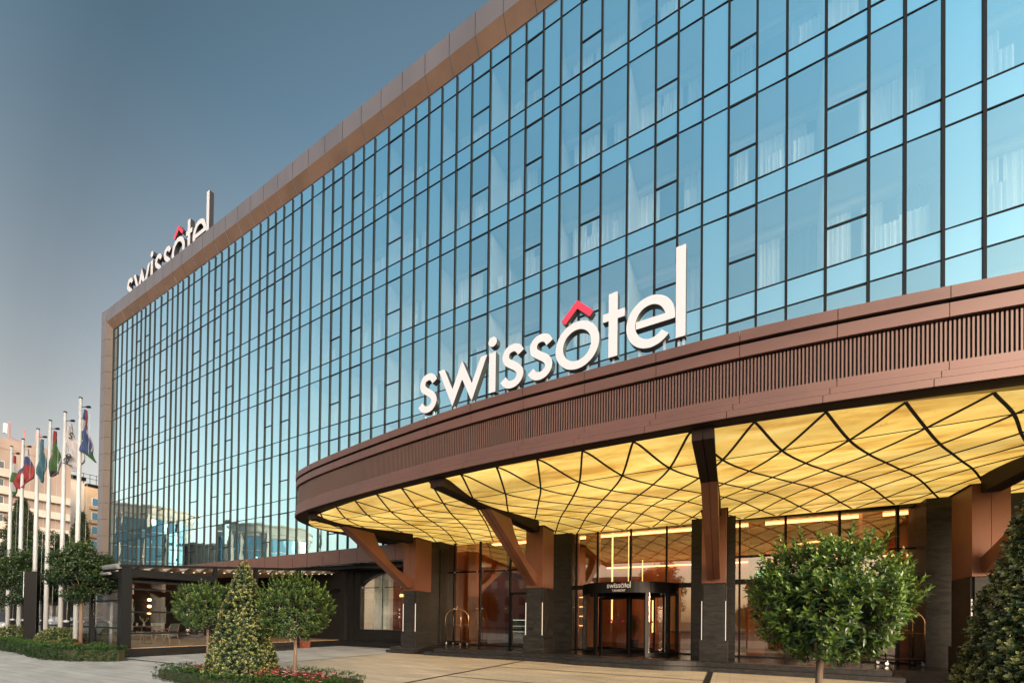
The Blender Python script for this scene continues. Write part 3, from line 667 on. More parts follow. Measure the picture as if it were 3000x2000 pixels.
for bi, (x0, x1, ms) in enumerate(bays):
    mb = MB()
    mb.box(x0, x1, YG, YG+.012, 3.0 if bi == 1 else .3, 5.35)
    if bi == 1: mb.box(x0, -5.55, YG, YG+.012, .3, 2.9); mb.box(-1.7, x1, YG, YG+.012, .3, 2.9)
    T(front, mb, 'glass_pane', M['glass_in'])
    for x in ms[0:] if bi != 1 else ms:
        mb = MB(); mb.box(x-.035, x+.035, YG-.06, YG+.09, .28 if (bi != 1 or x < -5.7) else 3.0, 5.35); T(front, mb, 'mullion', M['blackmetal'])
    mb = MB()
    zt = 3.82 if bi == 0 else (2.93 if bi == 1 else 3.0)
    mb.box(x0, x1, YG-.05, YG+.07, zt-.03 if bi == 0 else zt-.09, zt+.03 if bi == 0 else zt+.09); T(front, MB().box(x0, x1, YG-.03, YG+.05, .28, .33), 'sill', M['blackmetal'])
    if bi == 2: T(front, MB().box(x0, x1, YG-.05, YG+.07, 3.9, 3.95), 'transom', M['blackmetal'])
    T(front, mb, 'transom', M['blackmetal'])
    if bi == 0:
        for x in (-12.15, -10.85, -10.55, -9.28):
            for z in (2.04, 3.82):
                c = MB(); c.lathe([(0, -.028), (.028, -.028), (.028, .028), (0, .028)], c=(x, YG-.08, z), n=10); T(front, c, 'glass_clamp', M['steel'], smooth=True)
# side door frame of the left bay
mb = MB(); mb.box(-9.05, -8.97, YG-.07, YG+.05, .3, 2.75); mb.box(-8.05, -7.97, YG-.07, YG+.05, .3, 2.75); mb.box(-9.05, -7.97, YG-.07, YG+.05, 2.68, 2.78); T(front, mb, 'door_frame', M['blackmetal'])
M['copperwall'] = mat('copper_lobby_wall', (.42, .17, .075), .38, .35, var=.25, vscale=1.4, stretch=(1, 1, .2))
M['lobbylight'] = emis('lobby_strip_fill_light', (1.0, .45, .16), 6.0)
M['cream'] = mat('cream_panel', (.50, .38, .24), .5, 0, var=.1)
lobby = MB()
lobby.box(-13, 8, 25.5, 25.7, .28, 6.0, 0); lobby.box(-13.2, -13, 18, 25.5, .28, 6, 0); lobby.box(8, 8.2, 18, 25.5, .28, 6, 0); 
T(front, lobby, 'lobby_wall', [M['copperwall']])
mb = MB(); mb.box(-13, 8, 17.83, 25.5, .2, .284); T(front, mb, 'lobby_floor', M['granite'])
mb = MB(); mb.box(-13, 8, 18.4, 25.5, 6.0, 6.1); T(front, mb, 'lobby_ceiling', M['copperwall'])
mb = MB()
for x in (-12.0, -6.6, -5.6, .9, 4.4): mb.box(x-.28, x+.28, 19.0, 19.5, .28, 6.0)
T(front, mb, 'lobby_column', M['copperwall'])
mb = MB(); mb.box(-11.6, -10.4, 20.0, 25.4, 4.05, 4.2); T(front, mb, 'mezzanine_edge', M['cream'])
mb = MB()
for x in (-2.7, -.2, 2.6): mb.box(x-.9, x+.9, 25.38, 25.44, 1.0, 3.4)
T(front, mb, 'wall_panel', M['cream'])
mb = MB()
for x in (-9.6, -3.9, -1.5, 1.2, 3.9): mb.box(x-.03, x+.03, 25.30, 25.34, .9, 3.6)
mb.box(-6.5, 7.5, 25.2, 25.25, 4.6, 4.66)
mb.box(-12.5, 7.5, 22.0, 22.4, 5.9, 5.95); mb.box(-12.5, 7.5, 18.55, 18.85, 5.92, 5.97)  # ceiling strips added to warm the lobby, the front one out of view
T(front, mb, 'wall_and_fill_light', M['lobbylight'])
# pendants
pr = None
for i, (x, y, z0, z1, lab) in enumerate([(-5.05, 20.6, 1.45, 6.0, 'long glowing pendant tube over the revolving door, the thickest'), (-4.35, 20.9, 2.9, 6.0, 'thin glowing pendant tube right of the thickest one'), (-3.75, 21.2, 3.2, 4.5, 'short glowing pendant tube inside the upper lobby glass')]):
    r = empty('pendant_lamp', (x, y, z1), lab, 'pendant lamp', 'pendant tubes hanging in the lobby')
    w = (.035, .016, .018)[i]
    T(r, MB().tube([(x, y, z0), (x, y, z1-.05)], w), 'tube', M['pendlight']); T(r, MB().lathe([(0, 0), (.09, 0), (.09, -.04), (0, -.04)], c=(x, y, z1), n=12), 'ceiling_rose', M['brass'])
r = empty('ring_chandelier', (3.2, 20.5, 4.7), 'glowing copper ring chandelier in the lobby behind the round tree', 'chandelier')
mb = MB(); pts = [(3.2+.9*math.cos(a), 20.5+.9*math.sin(a), 4.6) for a in np.linspace(0, 2*math.pi, 33)]; mb.tube(pts, .035, 8); T(r, mb, 'ring', M['pendlight'])
T(r, MB().tube([(3.2, 20.5, 6.0), (3.2, 20.5, 5.0), (2.5, 20.1, 4.62)], .008).tube([(3.2, 20.5, 5.0), (3.9, 20.9, 4.62)], .008), 'hanger', M['blackmetal'])
# pastry counter in the left bay
r = empty('display_counter', (-9.6, 20.5, .28), 'lit glass pastry display counter behind the left glass bay', 'display counter')
mb = MB(); mb.box(-10.6, -8.0, 20.2, 21.0, .28, .62); mb.box(-10.6, -8.0, 20.7, 21.0, .62, 1.5); T(r, mb, 'counter_body', M['darkgrey'])
mb = MB(); mb.box(-10.6, -8.0, 20.2, 20.21, .62, 1.5); mb.box(-10.6, -8.0, 20.2, 20.7, 1.49, 1.5); T(r, mb, 'counter_glass', M['shop'])
M['caselight'] = emis('display_case_light', (.55, .8, .70), 1.5)
for z in (.78, 1.08, 1.40):
    T(r, MB().box(-10.5, -8.1, 20.3, 20.68, z-.01, z), 'shelf', M['cream']); T(r, MB().box(-10.5, -8.1, 20.66, 20.69, z+.10, z+.13), 'shelf_light', M['caselight'])
M['pastry'] = mat('self_lit_golden_pastry', (.55, .30, .10), .6, 0, var=.5, vscale=6, emit=(.5, .28, .08), es=.35)  # pastries given their own faint glow in place of case light
mb = MB()
for z in (.78, 1.08):
    for x in np.arange(-10.4, -8.15, .16):
        a = random.uniform(.035, .06); mb.lathe([(0, .0), (a, .0), (a*1.05, a*.5), (a*.6, a), (0, a*1.1)], c=(x+random.uniform(-.02, .02), 20.42+random.uniform(-.05, .1), z), n=8)
tag(T(r, mb, 'pastries', M['pastry'], smooth=True), kind='stuff')
r = empty('bottle_shelf', (-10, 25.0, .3), 'dark shelving with bottles at the back of the left bay', 'shelf')
mb = MB()
for z in (1.2, 1.65, 2.1, 2.55): mb.box(-11.6, -8.2, 24.8, 25.2, z, z+.03)
mb.box(-11.65, -11.6, 24.8, 25.2, .3, 2.7); mb.box(-8.2, -8.15, 24.8, 25.2, .3, 2.7); T(r, mb, 'rack', M['darkgrey'])
mb = MB(); mb.box(-11.5, -10.0, 24.78, 24.8, 1.17, 1.195); mb.box(-9.7, -8.4, 24.78, 24.8, 1.17, 1.195); T(r, mb, 'shelf_light', M['striplight'])
mb = MB()
for z in (1.23, 1.68, 2.13):
    for x in np.arange(-11.5, -8.3, .17): mb.lathe([(0, 0), (.035, 0), (.035, .16), (.012, .2), (.012, .27), (0, .27)], c=(x+random.uniform(-.03, .03), 24.95, z), n=8)
tag(T(r, mb, 'bottles', M['stone'], smooth=True), kind='stuff')
# shelving left of revolving door
r = empty('lobby_shelf', (-7.2, 22, .3), 'warmly lit shelving seen left of the revolving door', 'shelf')
mb = MB()
for z in (.9, 1.4, 1.9, 2.4): mb.box(-8.6, -6.2, 21.9, 22.2, z, z+.04)
mb.box(-8.7, -6.1, 22.2, 22.25, .3, 3.0); T(r, mb, 'rack', M['wood'])
mb = MB()
for z in (.94, 1.44, 1.94, 2.44): mb.box(-8.5, -6.3, 22.16, 22.19, z+.30, z+.34)
T(r, mb, 'shelf_light', M['pendlight'])
r = empty('exit_sign', (-8.65, 18.6, 3.55), 'green exit sign in the left glass bay', 'exit sign', 'green exit signs'); T(r, MB().box(-8.8, -8.45, 18.6, 18.63, 3.45, 3.65), 'sign_face', M['exit'])
mb = MB(); mb.box(-8.75, -8.62, 18.59, 18.6, 3.53, 3.57); mb.prism([(-8.60, 3.55), (-8.66, 3.60), (-8.66, 3.50)], 18.588, 18.598, fn=lambda u, v, w: (u, w, v)); mb.box(-8.55, -8.48, 18.59, 18.6, 3.48, 3.62); T(r, mb, 'pictogram', M['white'])
r = empty('exit_sign', (1.1, 18.6, 3.35), 'green exit sign behind the top left of the round tree', 'exit sign', 'green exit signs'); T(r, MB().box(.85, 1.35, 18.6, 18.63, 3.22, 3.45), 'sign_face', M['exit'])
mb = MB(); mb.box(.92, 1.05, 18.59, 18.6, 3.31, 3.35); mb.prism([(1.08, 3.33), (1.02, 3.385), (1.02, 3.275)], 18.588, 18.598, fn=lambda u, v, w: (u, w, v)); mb.box(1.18, 1.28, 18.59, 18.6, 3.26, 3.41); T(r, mb, 'pictogram', M['white'])

# ------------------------------------------------------------------ lettering
def cpath(pts, n=7):
    P = [Vector((p[0], p[1])) for p in pts]; out = []
    for i in range(len(P)-1):
        p0, p1, p2, p3 = P[max(i-1, 0)], P[i], P[i+1], P[min(i+2, len(P)-1)]
        for t in np.linspace(0, 1, n, endpoint=False): out.append(.5*((2*p1)+(-p0+p2)*t+(2*p0-5*p1+4*p2-p3)*t*t+(-p0+3*p1-3*p2+p3)*t**3))
    return out+[P[-1]]
def strokeq(path, w):
    A, B = [], []
    for i, p in enumerate(path):
        t = (path[min(i+1, len(path)-1)]-path[max(i-1, 0)]).normalized(); n = Vector((-t.y, t.x))*w/2; A.append(p+n); B.append(p-n)
    return A, B
def glyph(mb, ch, fr, bk, mf=0, ms=1):
    """draw letter in unit x-height; fr/bk map (u,v)->xyz front and back"""
    def poly(pts, mi=mf, inset=0):
        ar = sum(pts[i][0]*pts[(i+1) % len(pts)][1]-pts[(i+1) % len(pts)][0]*pts[i][1] for i in range(len(pts)))
        if ar < 0: pts = pts[::-1]
        n = len(pts); a = [fr(*p) for p in pts]; b = [bk(*p) for p in pts]
        mb.add(a, [tuple(range(n))], mi); mb.add(a+b, [(n+i, n+(i+1) % n, (i+1) % n, i) for i in range(n)] , ms); mb.add(b, [tuple(range(n))[::-1]], ms)
    def strip(A, B, closed=False):
        n = len(A); a = [fr(*p) for p in A]; b = [fr(*p) for p in B]; c = [bk(*p) for p in A]; d = [bk(*p) for p in B]
        mb.add(a+b, [(i, n+i, n+(i+1) % n, (i+1) % n) for i in range(n if closed else n-1)], mf)
        mb.add(a+b+c+d, [q for i in range(n if closed else n-1) for q in ((i, (i+1) % n, 2*n+(i+1) % n, 2*n+i), (n+i, 3*n+i, 3*n+(i+1) % n, n+(i+1) % n), (2*n+i, 2*n+(i+1) % n, 3*n+(i+1) % n, 3*n+i))], ms)
        if not closed: mb.add([a[0], b[0], d[0], c[0], a[-1], b[-1], d[-1], c[-1]], [(0, 3, 2, 1), (4, 5, 6, 7)], ms)
    t = .185
    ring = lambda cx, cy, rx, ry, a0, a1, n: ([Vector((cx+rx*math.cos(a), cy+ry*math.sin(a))) for a in np.linspace(a0, a1, n)], [Vector((cx+(rx-t)*math.cos(a), cy+(ry-t)*math.sin(a))) for a in np.linspace(a0, a1, n)])
    if ch == 's':
        A, B = strokeq(cpath([(.555, .775), (.475, .90), (.345, .945), (.205, .905), (.135, .785), (.165, .655), (.285, .555), (.435, .45), (.525, .335), (.525, .205), (.435, .095), (.30, .06), (.165, .10), (.065, .225)]), t); strip(A, B)
    elif ch == 'w': poly([(0, 1), (.19, 1), (.465, .40), (.775, 1.07), (1.085, .40), (1.36, 1), (1.55, 1), (1.085, -.06), (.775, .58), (.465, -.06)])
    elif ch == 'i':
        poly([(.01, 0), (.205, 0), (.205, 1), (.01, 1)]); poly([(.108+.125*math.cos(a), 1.27+.125*math.sin(a)) for a in np.linspace(0, 2*math.pi, 21)[:-1]])
    elif ch == 'o':
        A, B = ring(.52, .5, .52, .535, 0, 2*math.pi, 49); strip(A[:-1], B[:-1], True)
    elif ch == '^': poly([(.14, 1.155), (.23, 1.055), (.52, 1.33), (.81, 1.055), (.90, 1.155), (.52, 1.52)])
    elif ch == 't': poly([(.13, 0), (.325, 0), (.325, .80), (.48, .80), (.48, .98), (.325, .98), (.325, 1.38), (.13, 1.38), (.13, .98), (0, .98), (0, .80), (.13, .80)])
    elif ch == 'l': poly([(0, 0), (.185, 0), (.185, 1.83), (0, 1.83)])
    elif ch == 'e':
        a0 = math.asin(-.1/.535); A, B = ring(.48, .5, .49, .535, -a0*0-.14, 2*math.pi-.72, 44); strip(A, B)
        f2 = lambda u, v: tuple(Vector(fr(u, v))+(Vector(fr(u, v))-Vector(bk(u, v))).normalized()*.003)
        a = [(.19, .42), (.965, .42), (.955, .575), (.19, .575)]; n = 4; aa = [f2(*p) for p in a]; bb = [bk(*p) for p in a]
        mb.add(aa, [(0, 1, 2, 3)], mf); mb.add(aa+bb, [(n+i, n+(i+1) % n, (i+1) % n, i) for i in range(n)], ms)
LAY = [('s', 0), ('w', .70), ('i', 2.30), ('s', 2.66), ('s', 3.42), ('o', 4.13), ('t', 5.245), ('e', 5.77), ('l', 6.75)]
def sign(root, org, ux, nrm, xh, dep, vert=Vector((0, 0, 1)), posts=None, mf='white', mside='signside', single=False):
    """letters from org along unit ux; face normal nrm"""
    ux, nrm = Vector(ux).normalized(), Vector(nrm).normalized()
    allm = MB()
    for ch, u0 in LAY:
        fr = lambda u, v, u0=u0: tuple(Vector(org)+ux*((u0+u)*xh)+vert*(v*xh)+nrm*dep)
        bk = lambda u, v, u0=u0: tuple(Vector(org)+ux*((u0+u)*xh)+vert*(v*xh))
        mb = allm if single else MB(); glyph(mb, ch, fr, bk)
        if not single: T(root, mb, 'letter', [M[mf], M[mside]])
        if ch == 'o':
            m2 = MB(); glyph(m2, '^', fr, bk); T(root, m2, 'accent', [M['red'], M[mside]])
        if posts:
            wd = {'s': (.15, .45), 'w': (.46, 1.08), 'i': (.1,), 'o': (.3, .75), 't': (.22,), 'e': (.25, .75), 'l': (.05, .14)}[ch]
            for q in wd:
                pm = MB()
                p = Vector(org)+ux*((u0+q)*xh)+nrm*(dep*.4); pm.box(p.x-.022, p.x+.022, p.y-.022, p.y+.022, posts, p.z+(.12 if ch not in 'w' else .0)*xh); T(root, pm, 'support_post', M['steel'])
            if ch == 'o':
                for q in (.3, .75): pm = MB(); p = Vector(org)+ux*((u0+q)*xh)+nrm*(dep*.4); pm.box(p.x-.018, p.x+.018, p.y-.018, p.y+.018, p.z+.95*xh, p.z+1.16*xh); T(root, pm, 'support_post', M['steel'])
    if single: T(root, allm, 'letters', [M[mf], M[mside]])
ssign = empty('hotel_sign', (-4, 9, 6.5), 'large white swissôtel letters with a red accent standing on the canopy', 'sign')
d = Vector((1, -.05, 0)).normalized(); sign(ssign, Vector((-7.37, 9.016+.14, 6.92)), d, Vector((-.05, -1, 0)), .952, .16, posts=6.45)
rsign = empty('roof_sign', (-40, 18, 26), 'white swissôtel letters with red accent on the roof behind the parapet', 'sign')
p0, p1 = Vector((-47.0, 18.3, 28.55)), Vector((-33.55, 17.75, 28.55)); d = (p1-p0).normalized()
sign(rsign, p0, d, Vector((d.y, -d.x, 0)), (p1-p0).length/6.93, .30)
fr_ = MB()
for u in np.linspace(0, 1, 12):
    p = p0.lerp(p1, u); fr_.box(p.x-.04, p.x+.04, p.y+.02, p.y+.10, 26.2, 29.6); fr_.tube([(p.x, p.y+.1, 29.0), (p.x, p.y+1.6, 26.3)], .03, 6)
for z in (28.4, 29.5): fr_.tube([p0+Vector((0, .08, z-28.55)), p1+Vector((0, .08, z-28.55))], .04, 6)
T(rsign, fr_, 'support_frame', M['signside'])

# ------------------------------------------------------------------ revolving door
M['darkred'] = mat('dark_red_film', (.22, .012, .02), .6)
def revolving():
    cx, cy, Rr = -3.62, 17.62, 1.86
    r = empty('revolving_door', (cx, cy, .28), 'round black revolving door with glass leaves and swissôtel TASHKENT header', 'revolving door')
    def arc(mb, R0, R1, z0, z1, a0, a1, n=24):
        for i in range(n):
            a, b = a0+(a1-a0)*i/n, a0+(a1-a0)*(i+1)/n
            P = lambda rr, t, z: (cx+rr*math.sin(t), cy-rr*math.cos(t), z)
            mb.add([P(R0, a, z0), P(R1, a, z0), P(R1, b, z0), P(R0, b, z0), P(R0, a, z1), P(R1, a, z1), P(R1, b, z1), P(R0, b, z1)], [(0, 3, 2, 1), (4, 5, 6, 7), (1, 2, 6, 5), (0, 4, 7, 3)] + ([(0, 1, 5, 4)] if i == 0 else []) + ([(3, 7, 6, 2)] if i == n-1 else []))
        return mb
    T(r, arc(MB(), Rr-.30, Rr, 2.56, 2.96, -math.pi, math.pi, 64), 'header', M['blackmetal'])
    m_ = MB(); m_.lathe([(0, .01), (Rr-.3, .01), (Rr-.3, .05), (0, .05)], c=(cx, cy, 2.84), n=48); T(r, m_, 'ceiling_disc', M['blackmetal'])
    mb = MB()
    for s in (-1, 1): arc(mb, Rr-.10, Rr-.01, .282, .40, s*.56, s*2.5, 30)
    T(r, mb, 'base_ring', M['blackmetal'])
    for s in (-1, 1):
        T(r, arc(MB(), Rr-.06, Rr-.045, .40, 2.56, s*.56, s*1.56, 20), 'curved_glass', M['doorglass'])
        for a in (.54, 1.06, 1.56):
            T(r, arc(MB(), Rr-.11, Rr+.01, .28, 2.56, s*a-.035, s*a+.035, 3), 'post', M['blackmetal'])
    T(r, MB().tube([(cx, cy, .28), (cx, cy, 2.6)], .05, 12), 'centre_shaft', M['blackmetal'])
    for k in range(4):
        a = R(62)+k*math.pi/2; dx, dy = math.sin(a), -math.cos(a); w = Rr-.22
        Mx = Matrix.Translation((cx, cy, 0)) @ Matrix.Rotation(math.atan2(dy, dx), 4, 'Z')
        f = MB(); f.box(.06, w, -.02, .02, .30, .42, M=Mx); f.box(.06, w, -.02, .02, 2.42, 2.52, M=Mx); f.box(.06, .13, -.02, .02, .42, 2.42, M=Mx); f.box(w-.07, w, -.02, .02, .42, 2.42, M=Mx)
        wf = T(r, f, 'door_wing', M['blackmetal'])
        q = MB(); q.box(.13, w-.07, -.006, .006, .42, 2.42, M=Mx); qq = q.build('wing_glass', M['doorglass']); qq.parent = wf
        q = MB()
        for c in (.45, 1.05): q.prism([(c-.09, 1.50), (c-.055, 1.46), (c, 1.525), (c+.055, 1.46), (c+.09, 1.50), (c, 1.60)], -.010, .010, fn=lambda u, v, w_: tuple(Mx @ Vector((u, w_, v))))
        qq = q.build('chevron_mark', M['darkred']); qq.parent = wf
    # writing on the header: follows the curve
    xh = .125; tot = 6.93*xh; ht = MB(); acc = MB()
    P = lambda u, v, o: (cx+(Rr+o)*math.sin((u)/Rr), cy-(Rr+o)*math.cos((u)/Rr), v)
    for ch, u0 in LAY:
        f_ = lambda u, v, u0=u0: P(-tot/2-.02+(u0+u)*xh, 2.735+v*xh, .014); b_ = lambda u, v, u0=u0: P(-tot/2-.02+(u0+u)*xh, 2.735+v*xh, .001)
        glyph(ht, ch, f_, b_, 0, 0)
        if ch == 'o': glyph(acc, '^', f_, b_, 0, 0)
    T(r, ht, 'lettering', M['white']); T(r, acc, 'accent', M['red'])
    LT = {'T': [[(0, 1), (.6, 1)], [(.3, 1), (.3, 0)]], 'A': [[(0, 0), (.35, 1), (.7, 0)], [(.12, .33), (.58, .33)]], 'S': [[(.5, .85), (.3, 1), (.08, .88), (.1, .62), (.45, .42), (.5, .18), (.3, 0), (.02, .14)]], 'H': [[(.05, 0), (.05, 1)], [(.6, 0), (.6, 1)], [(.05, .5), (.6, .5)]], 'K': [[(.05, 0), (.05, 1)], [(.55, 1), (.08, .5), (.58, 0)]], 'E': [[(.5, 1), (.05, 1), (.05, 0), (.5, 0)], [(.05, .5), (.45, .5)]], 'N': [[(.05, 0), (.05, 1), (.6, 0), (.6, 1)]]}
    tb = MB(); u = 0; hh = .075; tw = 8*.82*hh
    for i, chh in enumerate('TASHKENT'):
        for stt in LT[chh]:
            for j, (a, b) in enumerate(zip(stt[:-1], stt[1:])):
                va, vb = Vector(a), Vector(b); dd = (vb-va).normalized(); nn = Vector((-dd.y, dd.x))*.085; va = va-dd*.05; vb = vb+dd*.05
                q = [va+nn, va-nn, vb-nn, vb+nn]; z_ = .006+.0012*j
                tb.add([P(-tw/2+(i*.82+p.x)*hh, 2.595+p.y*hh, z_) for p in q], [(0, 1, 2, 3)])
    T(r, tb, 'small_lettering', M['white'])
    return r
revolving()
# potted palm in the lobby behind the door
def palm(x, y, z0, h, label):
    r = empty('potted_palm', (x, y, z0), label, 'potted plant')
    T(r, MB().lathe([(0, 0), (.17, 0), (.22, .4), (.19, .4), (.0, .36)], c=(x, y, z0), n=16), 'pot', M['darkgrey'], smooth=False)
    mb = MB()
    for i in range(60):
        a = random.uniform(0, 6.28); l = random.uniform(.5, 1)*h; sp = random.uniform(.15, .45)
        p = [Vector((x+math.cos(a)*sp*t**1.6*1.3, y+math.sin(a)*sp*t**1.6*1.3, z0+.35+l*(t-.35*t**3*random.uniform(.2, 1)))) for t in np.linspace(0, 1, 7)]
        for j in range(6):
            w = .028*math.sin(math.pi*(j+.3)/6.5); w2 = .028*math.sin(math.pi*(j+1.3)/6.5); s = Vector((-math.sin(a), math.cos(a), .2))
            mb.add([p[j]-s*w, p[j]+s*w, p[j+1]+s*w2, p[j+1]-s*w2], [(0, 1, 2, 3)])
    T(r, mb, 'leaves', M['palmleaf'])
M['palmleaf'] = mat('palm_leaf', (.06, .13, .03), .5, 0, var=.3, vscale=5)
palm(-3.9, 20.0, .28, 1.7, 'tall green potted palm inside behind the revolving door')
# ------------------------------------------------------------------ luggage carts
def cart(x, y, rz):
    r = empty('luggage_cart', (x, y, .28), '', 'luggage cart', 'brass luggage carts by the entrance', rz)
    L2, W2 = .52, .30
    def part(mb, nm, m, **k): o = mb.build(nm, m, **k); o.parent = r; return o
    mb = MB()
    for sx in (-1, 1):
        for sy in (-1, 1):
            pts = [(sx*L2*.92, sy*W2*.9, .22), (sx*L2*.92, sy*W2*.9, 1.28)]
            for t in np.linspace(0, 1, 10)[1:]:
                a = t*math.pi/2; pts.append((sx*L2*.92*math.cos(a), sy*W2*.9*math.cos(a), 1.28+.44*math.sin(a)))
            tb = MB().tube(pts, .016, 10); part(tb, 'hoop_tube', M['brass'], smooth=True)
    part(MB().lathe([(.0, 1.86), (.02, 1.85), (.032, 1.82), (.02, 1.79), (.014, 1.78), (.03, 1.76), (.03, 1.71), (.0, 1.71)], n=12), 'finial', M['brass'], smooth=True)
    part(MB().tube([(-L2*.92, -W2*.9, .98), (L2*.92, -W2*.9, .98)], .009, 8).tube([(-L2*.92, W2*.9, .98), (L2*.92, W2*.9, .98)], .009, 8), 'rail', M['brass'], smooth=True)
    part(MB().box(-L2, L2, -W2, W2, .175, .215), 'platform', M['blackmetal'], bevel=.015)
    for sx in (-1, 1):
        for sy in (-1, 1):
            w = part(MB().tube([(sx*L2*.85-.0, sy*W2*.8-.02, .075), (sx*L2*.85, sy*W2*.8+.02, .075)], .075, 16), 'wheel', M['rubber'])
            c = MB().tube([(sx*L2*.85, sy*W2*.8-.023, .075), (sx*L2*.85, sy*W2*.8+.023, .075)], .045, 14).tube([(sx*L2*.80, sy*W2*.8, .18), (sx*L2*.85, sy*W2*.8-.03, .075)], .012, 6).build('caster_fork', M['steel']); c.parent = w
    return r
c0 = cart(-11.45, 16.95, R(-8)); c0['label'] = 'brass hoop luggage cart in front of the left glass bay'
kids_of(None)
c1 = copy_tree(c0); c1.location = (4.55, 16.85, .28); c1.rotation_euler.z = R(12); c1['label'] = 'brass hoop luggage cart half hidden behind the round tree at right'

# ------------------------------------------------------------------ terrace restaurant with retractable roof
M['deck'] = mat('timber_deck', (.36, .23, .14), .5, 0, var=.25, vscale=2, stretch=(1, 8, 1))
M['canvas'] = mat('beige_roof_canvas', (.48, .38, .26), .8, 0, var=.15, vscale=1.2)
M['canvaslit'] = mat('sagging_canvas_fold', (.62, .58, .52), .8, 0, var=.08, vscale=3)
M['glassrail'] = glass('screen_glass', (.9, .92, .95), (.90, .92, .92), base=.10, ior=1.5)
M['greymetal'] = mat('grey_painted_metal', (.16, .17, .18), .45)
terr = empty('terrace_pavilion', (-25, 12, 0), 'dark framed restaurant terrace pavilion with glass screens and folding canvas roof', 'pavilion')
XT, YT, XW = -19.4, 7.5, -33.0
T(terr, MB().box(XW, XT+.06, YT-.06, 17.0, 0, .31), 'stone_base', M['stone_wall'])
T(terr, MB().box(XW+.1, XT-.06, YT+.08, 16.9, .31, .335), 'deck_floor', M['deck'])
T(terr, MB().box(XT+.06, XT+.75, 10.3, 13.6, 0, .30).box(XT+.75, XT+1.05, 10.45, 13.4, 0, .15), 'side_step', M['granite_step'])
def zr(y): return 3.34 + (y-YT)*(4.20-3.34)/(17.3-YT)
for y in (YT, 10.42, 12.1, 14.2, 16.9):
    w = .15 if y == YT else .07
    T(terr, MB().box(XT-2*w+.04, XT+.04, y-w+.1, y+w+.1, .335, (3.25 if y == YT else zr(y)-.02)), 'post', M['darkgrey'])
for x in (-22.35, -25.25, -28.1, -31.0, XW+.1):
    T(terr, MB().box(x-.09, x+.09, YT-.02, YT+.16, .335, 3.05), 'post', M['darkgrey'])
T(terr, MB().box(XT-.16, XT+.02, YT+.25, 10.45, 2.93, 3.20).box(XT-.13, XT-.01, YT+.25, 10.45, 2.72, 2.80), 'head_beam', M['darkgrey'])
T(terr, MB().box(XW, XT-.26, YT-.02, YT+.16, 2.86, 3.10), 'head_beam', M['darkgrey'])
gm = MB()                                   # guide beams carrying the sliding canvas
for y0, y1 in ((YT-.1, 17.25),):
    gm.add([(XT-.05, y0, zr(y0)-.09), (XT+.07, y0, zr(y0)-.09), (XT+.07, y1, zr(y1)-.09), (XT-.05, y1, zr(y1)-.09), (XT-.05, y0, zr(y0)), (XT+.07, y0, zr(y0)), (XT+.07, y1, zr(y1)), (XT-.05, y1, zr(y1))], [(0, 3, 2, 1), (4, 5, 6, 7), (0, 1, 5, 4), (1, 2, 6, 5), (2, 3, 7, 6), (3, 0, 4, 7)])
T(terr, gm, 'roof_guide', M['darkgrey'])
for x in (-23.6, -28.0, -32.6):
    gm = MB(); y0, y1 = YT-.1, 17.0
    gm.add([(x-.05, y0, zr(y0)-.1), (x+.05, y0, zr(y0)-.1), (x+.05, y1, zr(y1)-.1), (x-.05, y1, zr(y1)-.1), (x-.05, y0, zr(y0)), (x+.05, y0, zr(y0)), (x+.05, y1, zr(y1)), (x-.05, y1, zr(y1))], [(0, 3, 2, 1), (4, 5, 6, 7), (0, 1, 5, 4), (1, 2, 6, 5), (2, 3, 7, 6), (3, 0, 4, 7)]); T(terr, gm, 'roof_guide', M['darkgrey'])
cv = MB(); ny = 120; xs3 = [XW+.2, -28, -23.6, XT-.08]
V = []
for i in range(ny+1):
    y = YT+.15+(16.9-YT-.15)*i/ny; sag = .13*abs(math.sin(math.pi*i/7.5))
    for x in xs3: V.append((x, y, zr(y)-.03-.22+sag*1.25))
cv.add(V, [(i*4+j, i*4+j+1, (i+1)*4+j+1, (i+1)*4+j) for i in range(ny) for j in range(3)]); T(terr, cv, 'canvas_roof', M['canvas'])
T(terr, MB().tube([(XT+.0, YT-.12, 3.27), (XW, YT-.12, 3.20)], .10, 12), 'roller_box', M['greymetal'])
T(terr, MB().tube([(XT-.5, YT-.22, 3.02), (XW, YT-.22, 2.96)], .055, 10), 'gutter_pipe', M['greymetal'])
k = 0
for i in range(0, ny, 5):
    y = YT+.15+(16.9-YT-.15)*(i+3.7)/ny
    if y > 16.6: break
    T(terr, MB().lathe([(0, 0), (.035, 0), (.035, .03), (0, .03)], c=(XT-.30, y, zr(y)-.27), n=8), 'spotlight', M['coolwhite'])
for z in (2.48, 1.65, .86):                # sliding screens of the side bay
    T(terr, MB().box(XT-.09, XT-.04, YT+.28, 10.42, z-.03, z+.03), 'screen_rail', M['darkgrey'])
T(terr, MB().box(XT-.075, XT-.065, YT+.28, 10.42, .34, 2.72), 'screen_glass', M['glassrail'])
for a, b in ((-22.26, XT-.28), (-25.16, -22.44), (-28.01, -25.34), (-30.91, -28.19)):
    T(terr, MB().box(a, b, YT+.05, YT+.06, .34, 2.86), 'screen_glass', M['glassrail'])
    rr = MB()
    for z in (2.05, 1.05, .36): rr.box(a, b, YT+.03, YT+.09, z-.03, z+.03)
    T(terr, rr, 'screen_rail', M['darkgrey'])
M['blackwall'] = mat('dark_interior_wall', (.004, .003, .003), .6, 0, var=.3, vscale=3)
T(terr, MB().box(-26.2, -26.0, 9.6, 16.9, .33, 3.9).box(-26.0, -19.0, 16.7, 16.9, .33, 4.15).box(-46, -26.2, 16.75, 16.9, 0, 4.2), 'dark_wall', M['blackwall'])  # near-black partition put in to stand for the deep interior's darkness
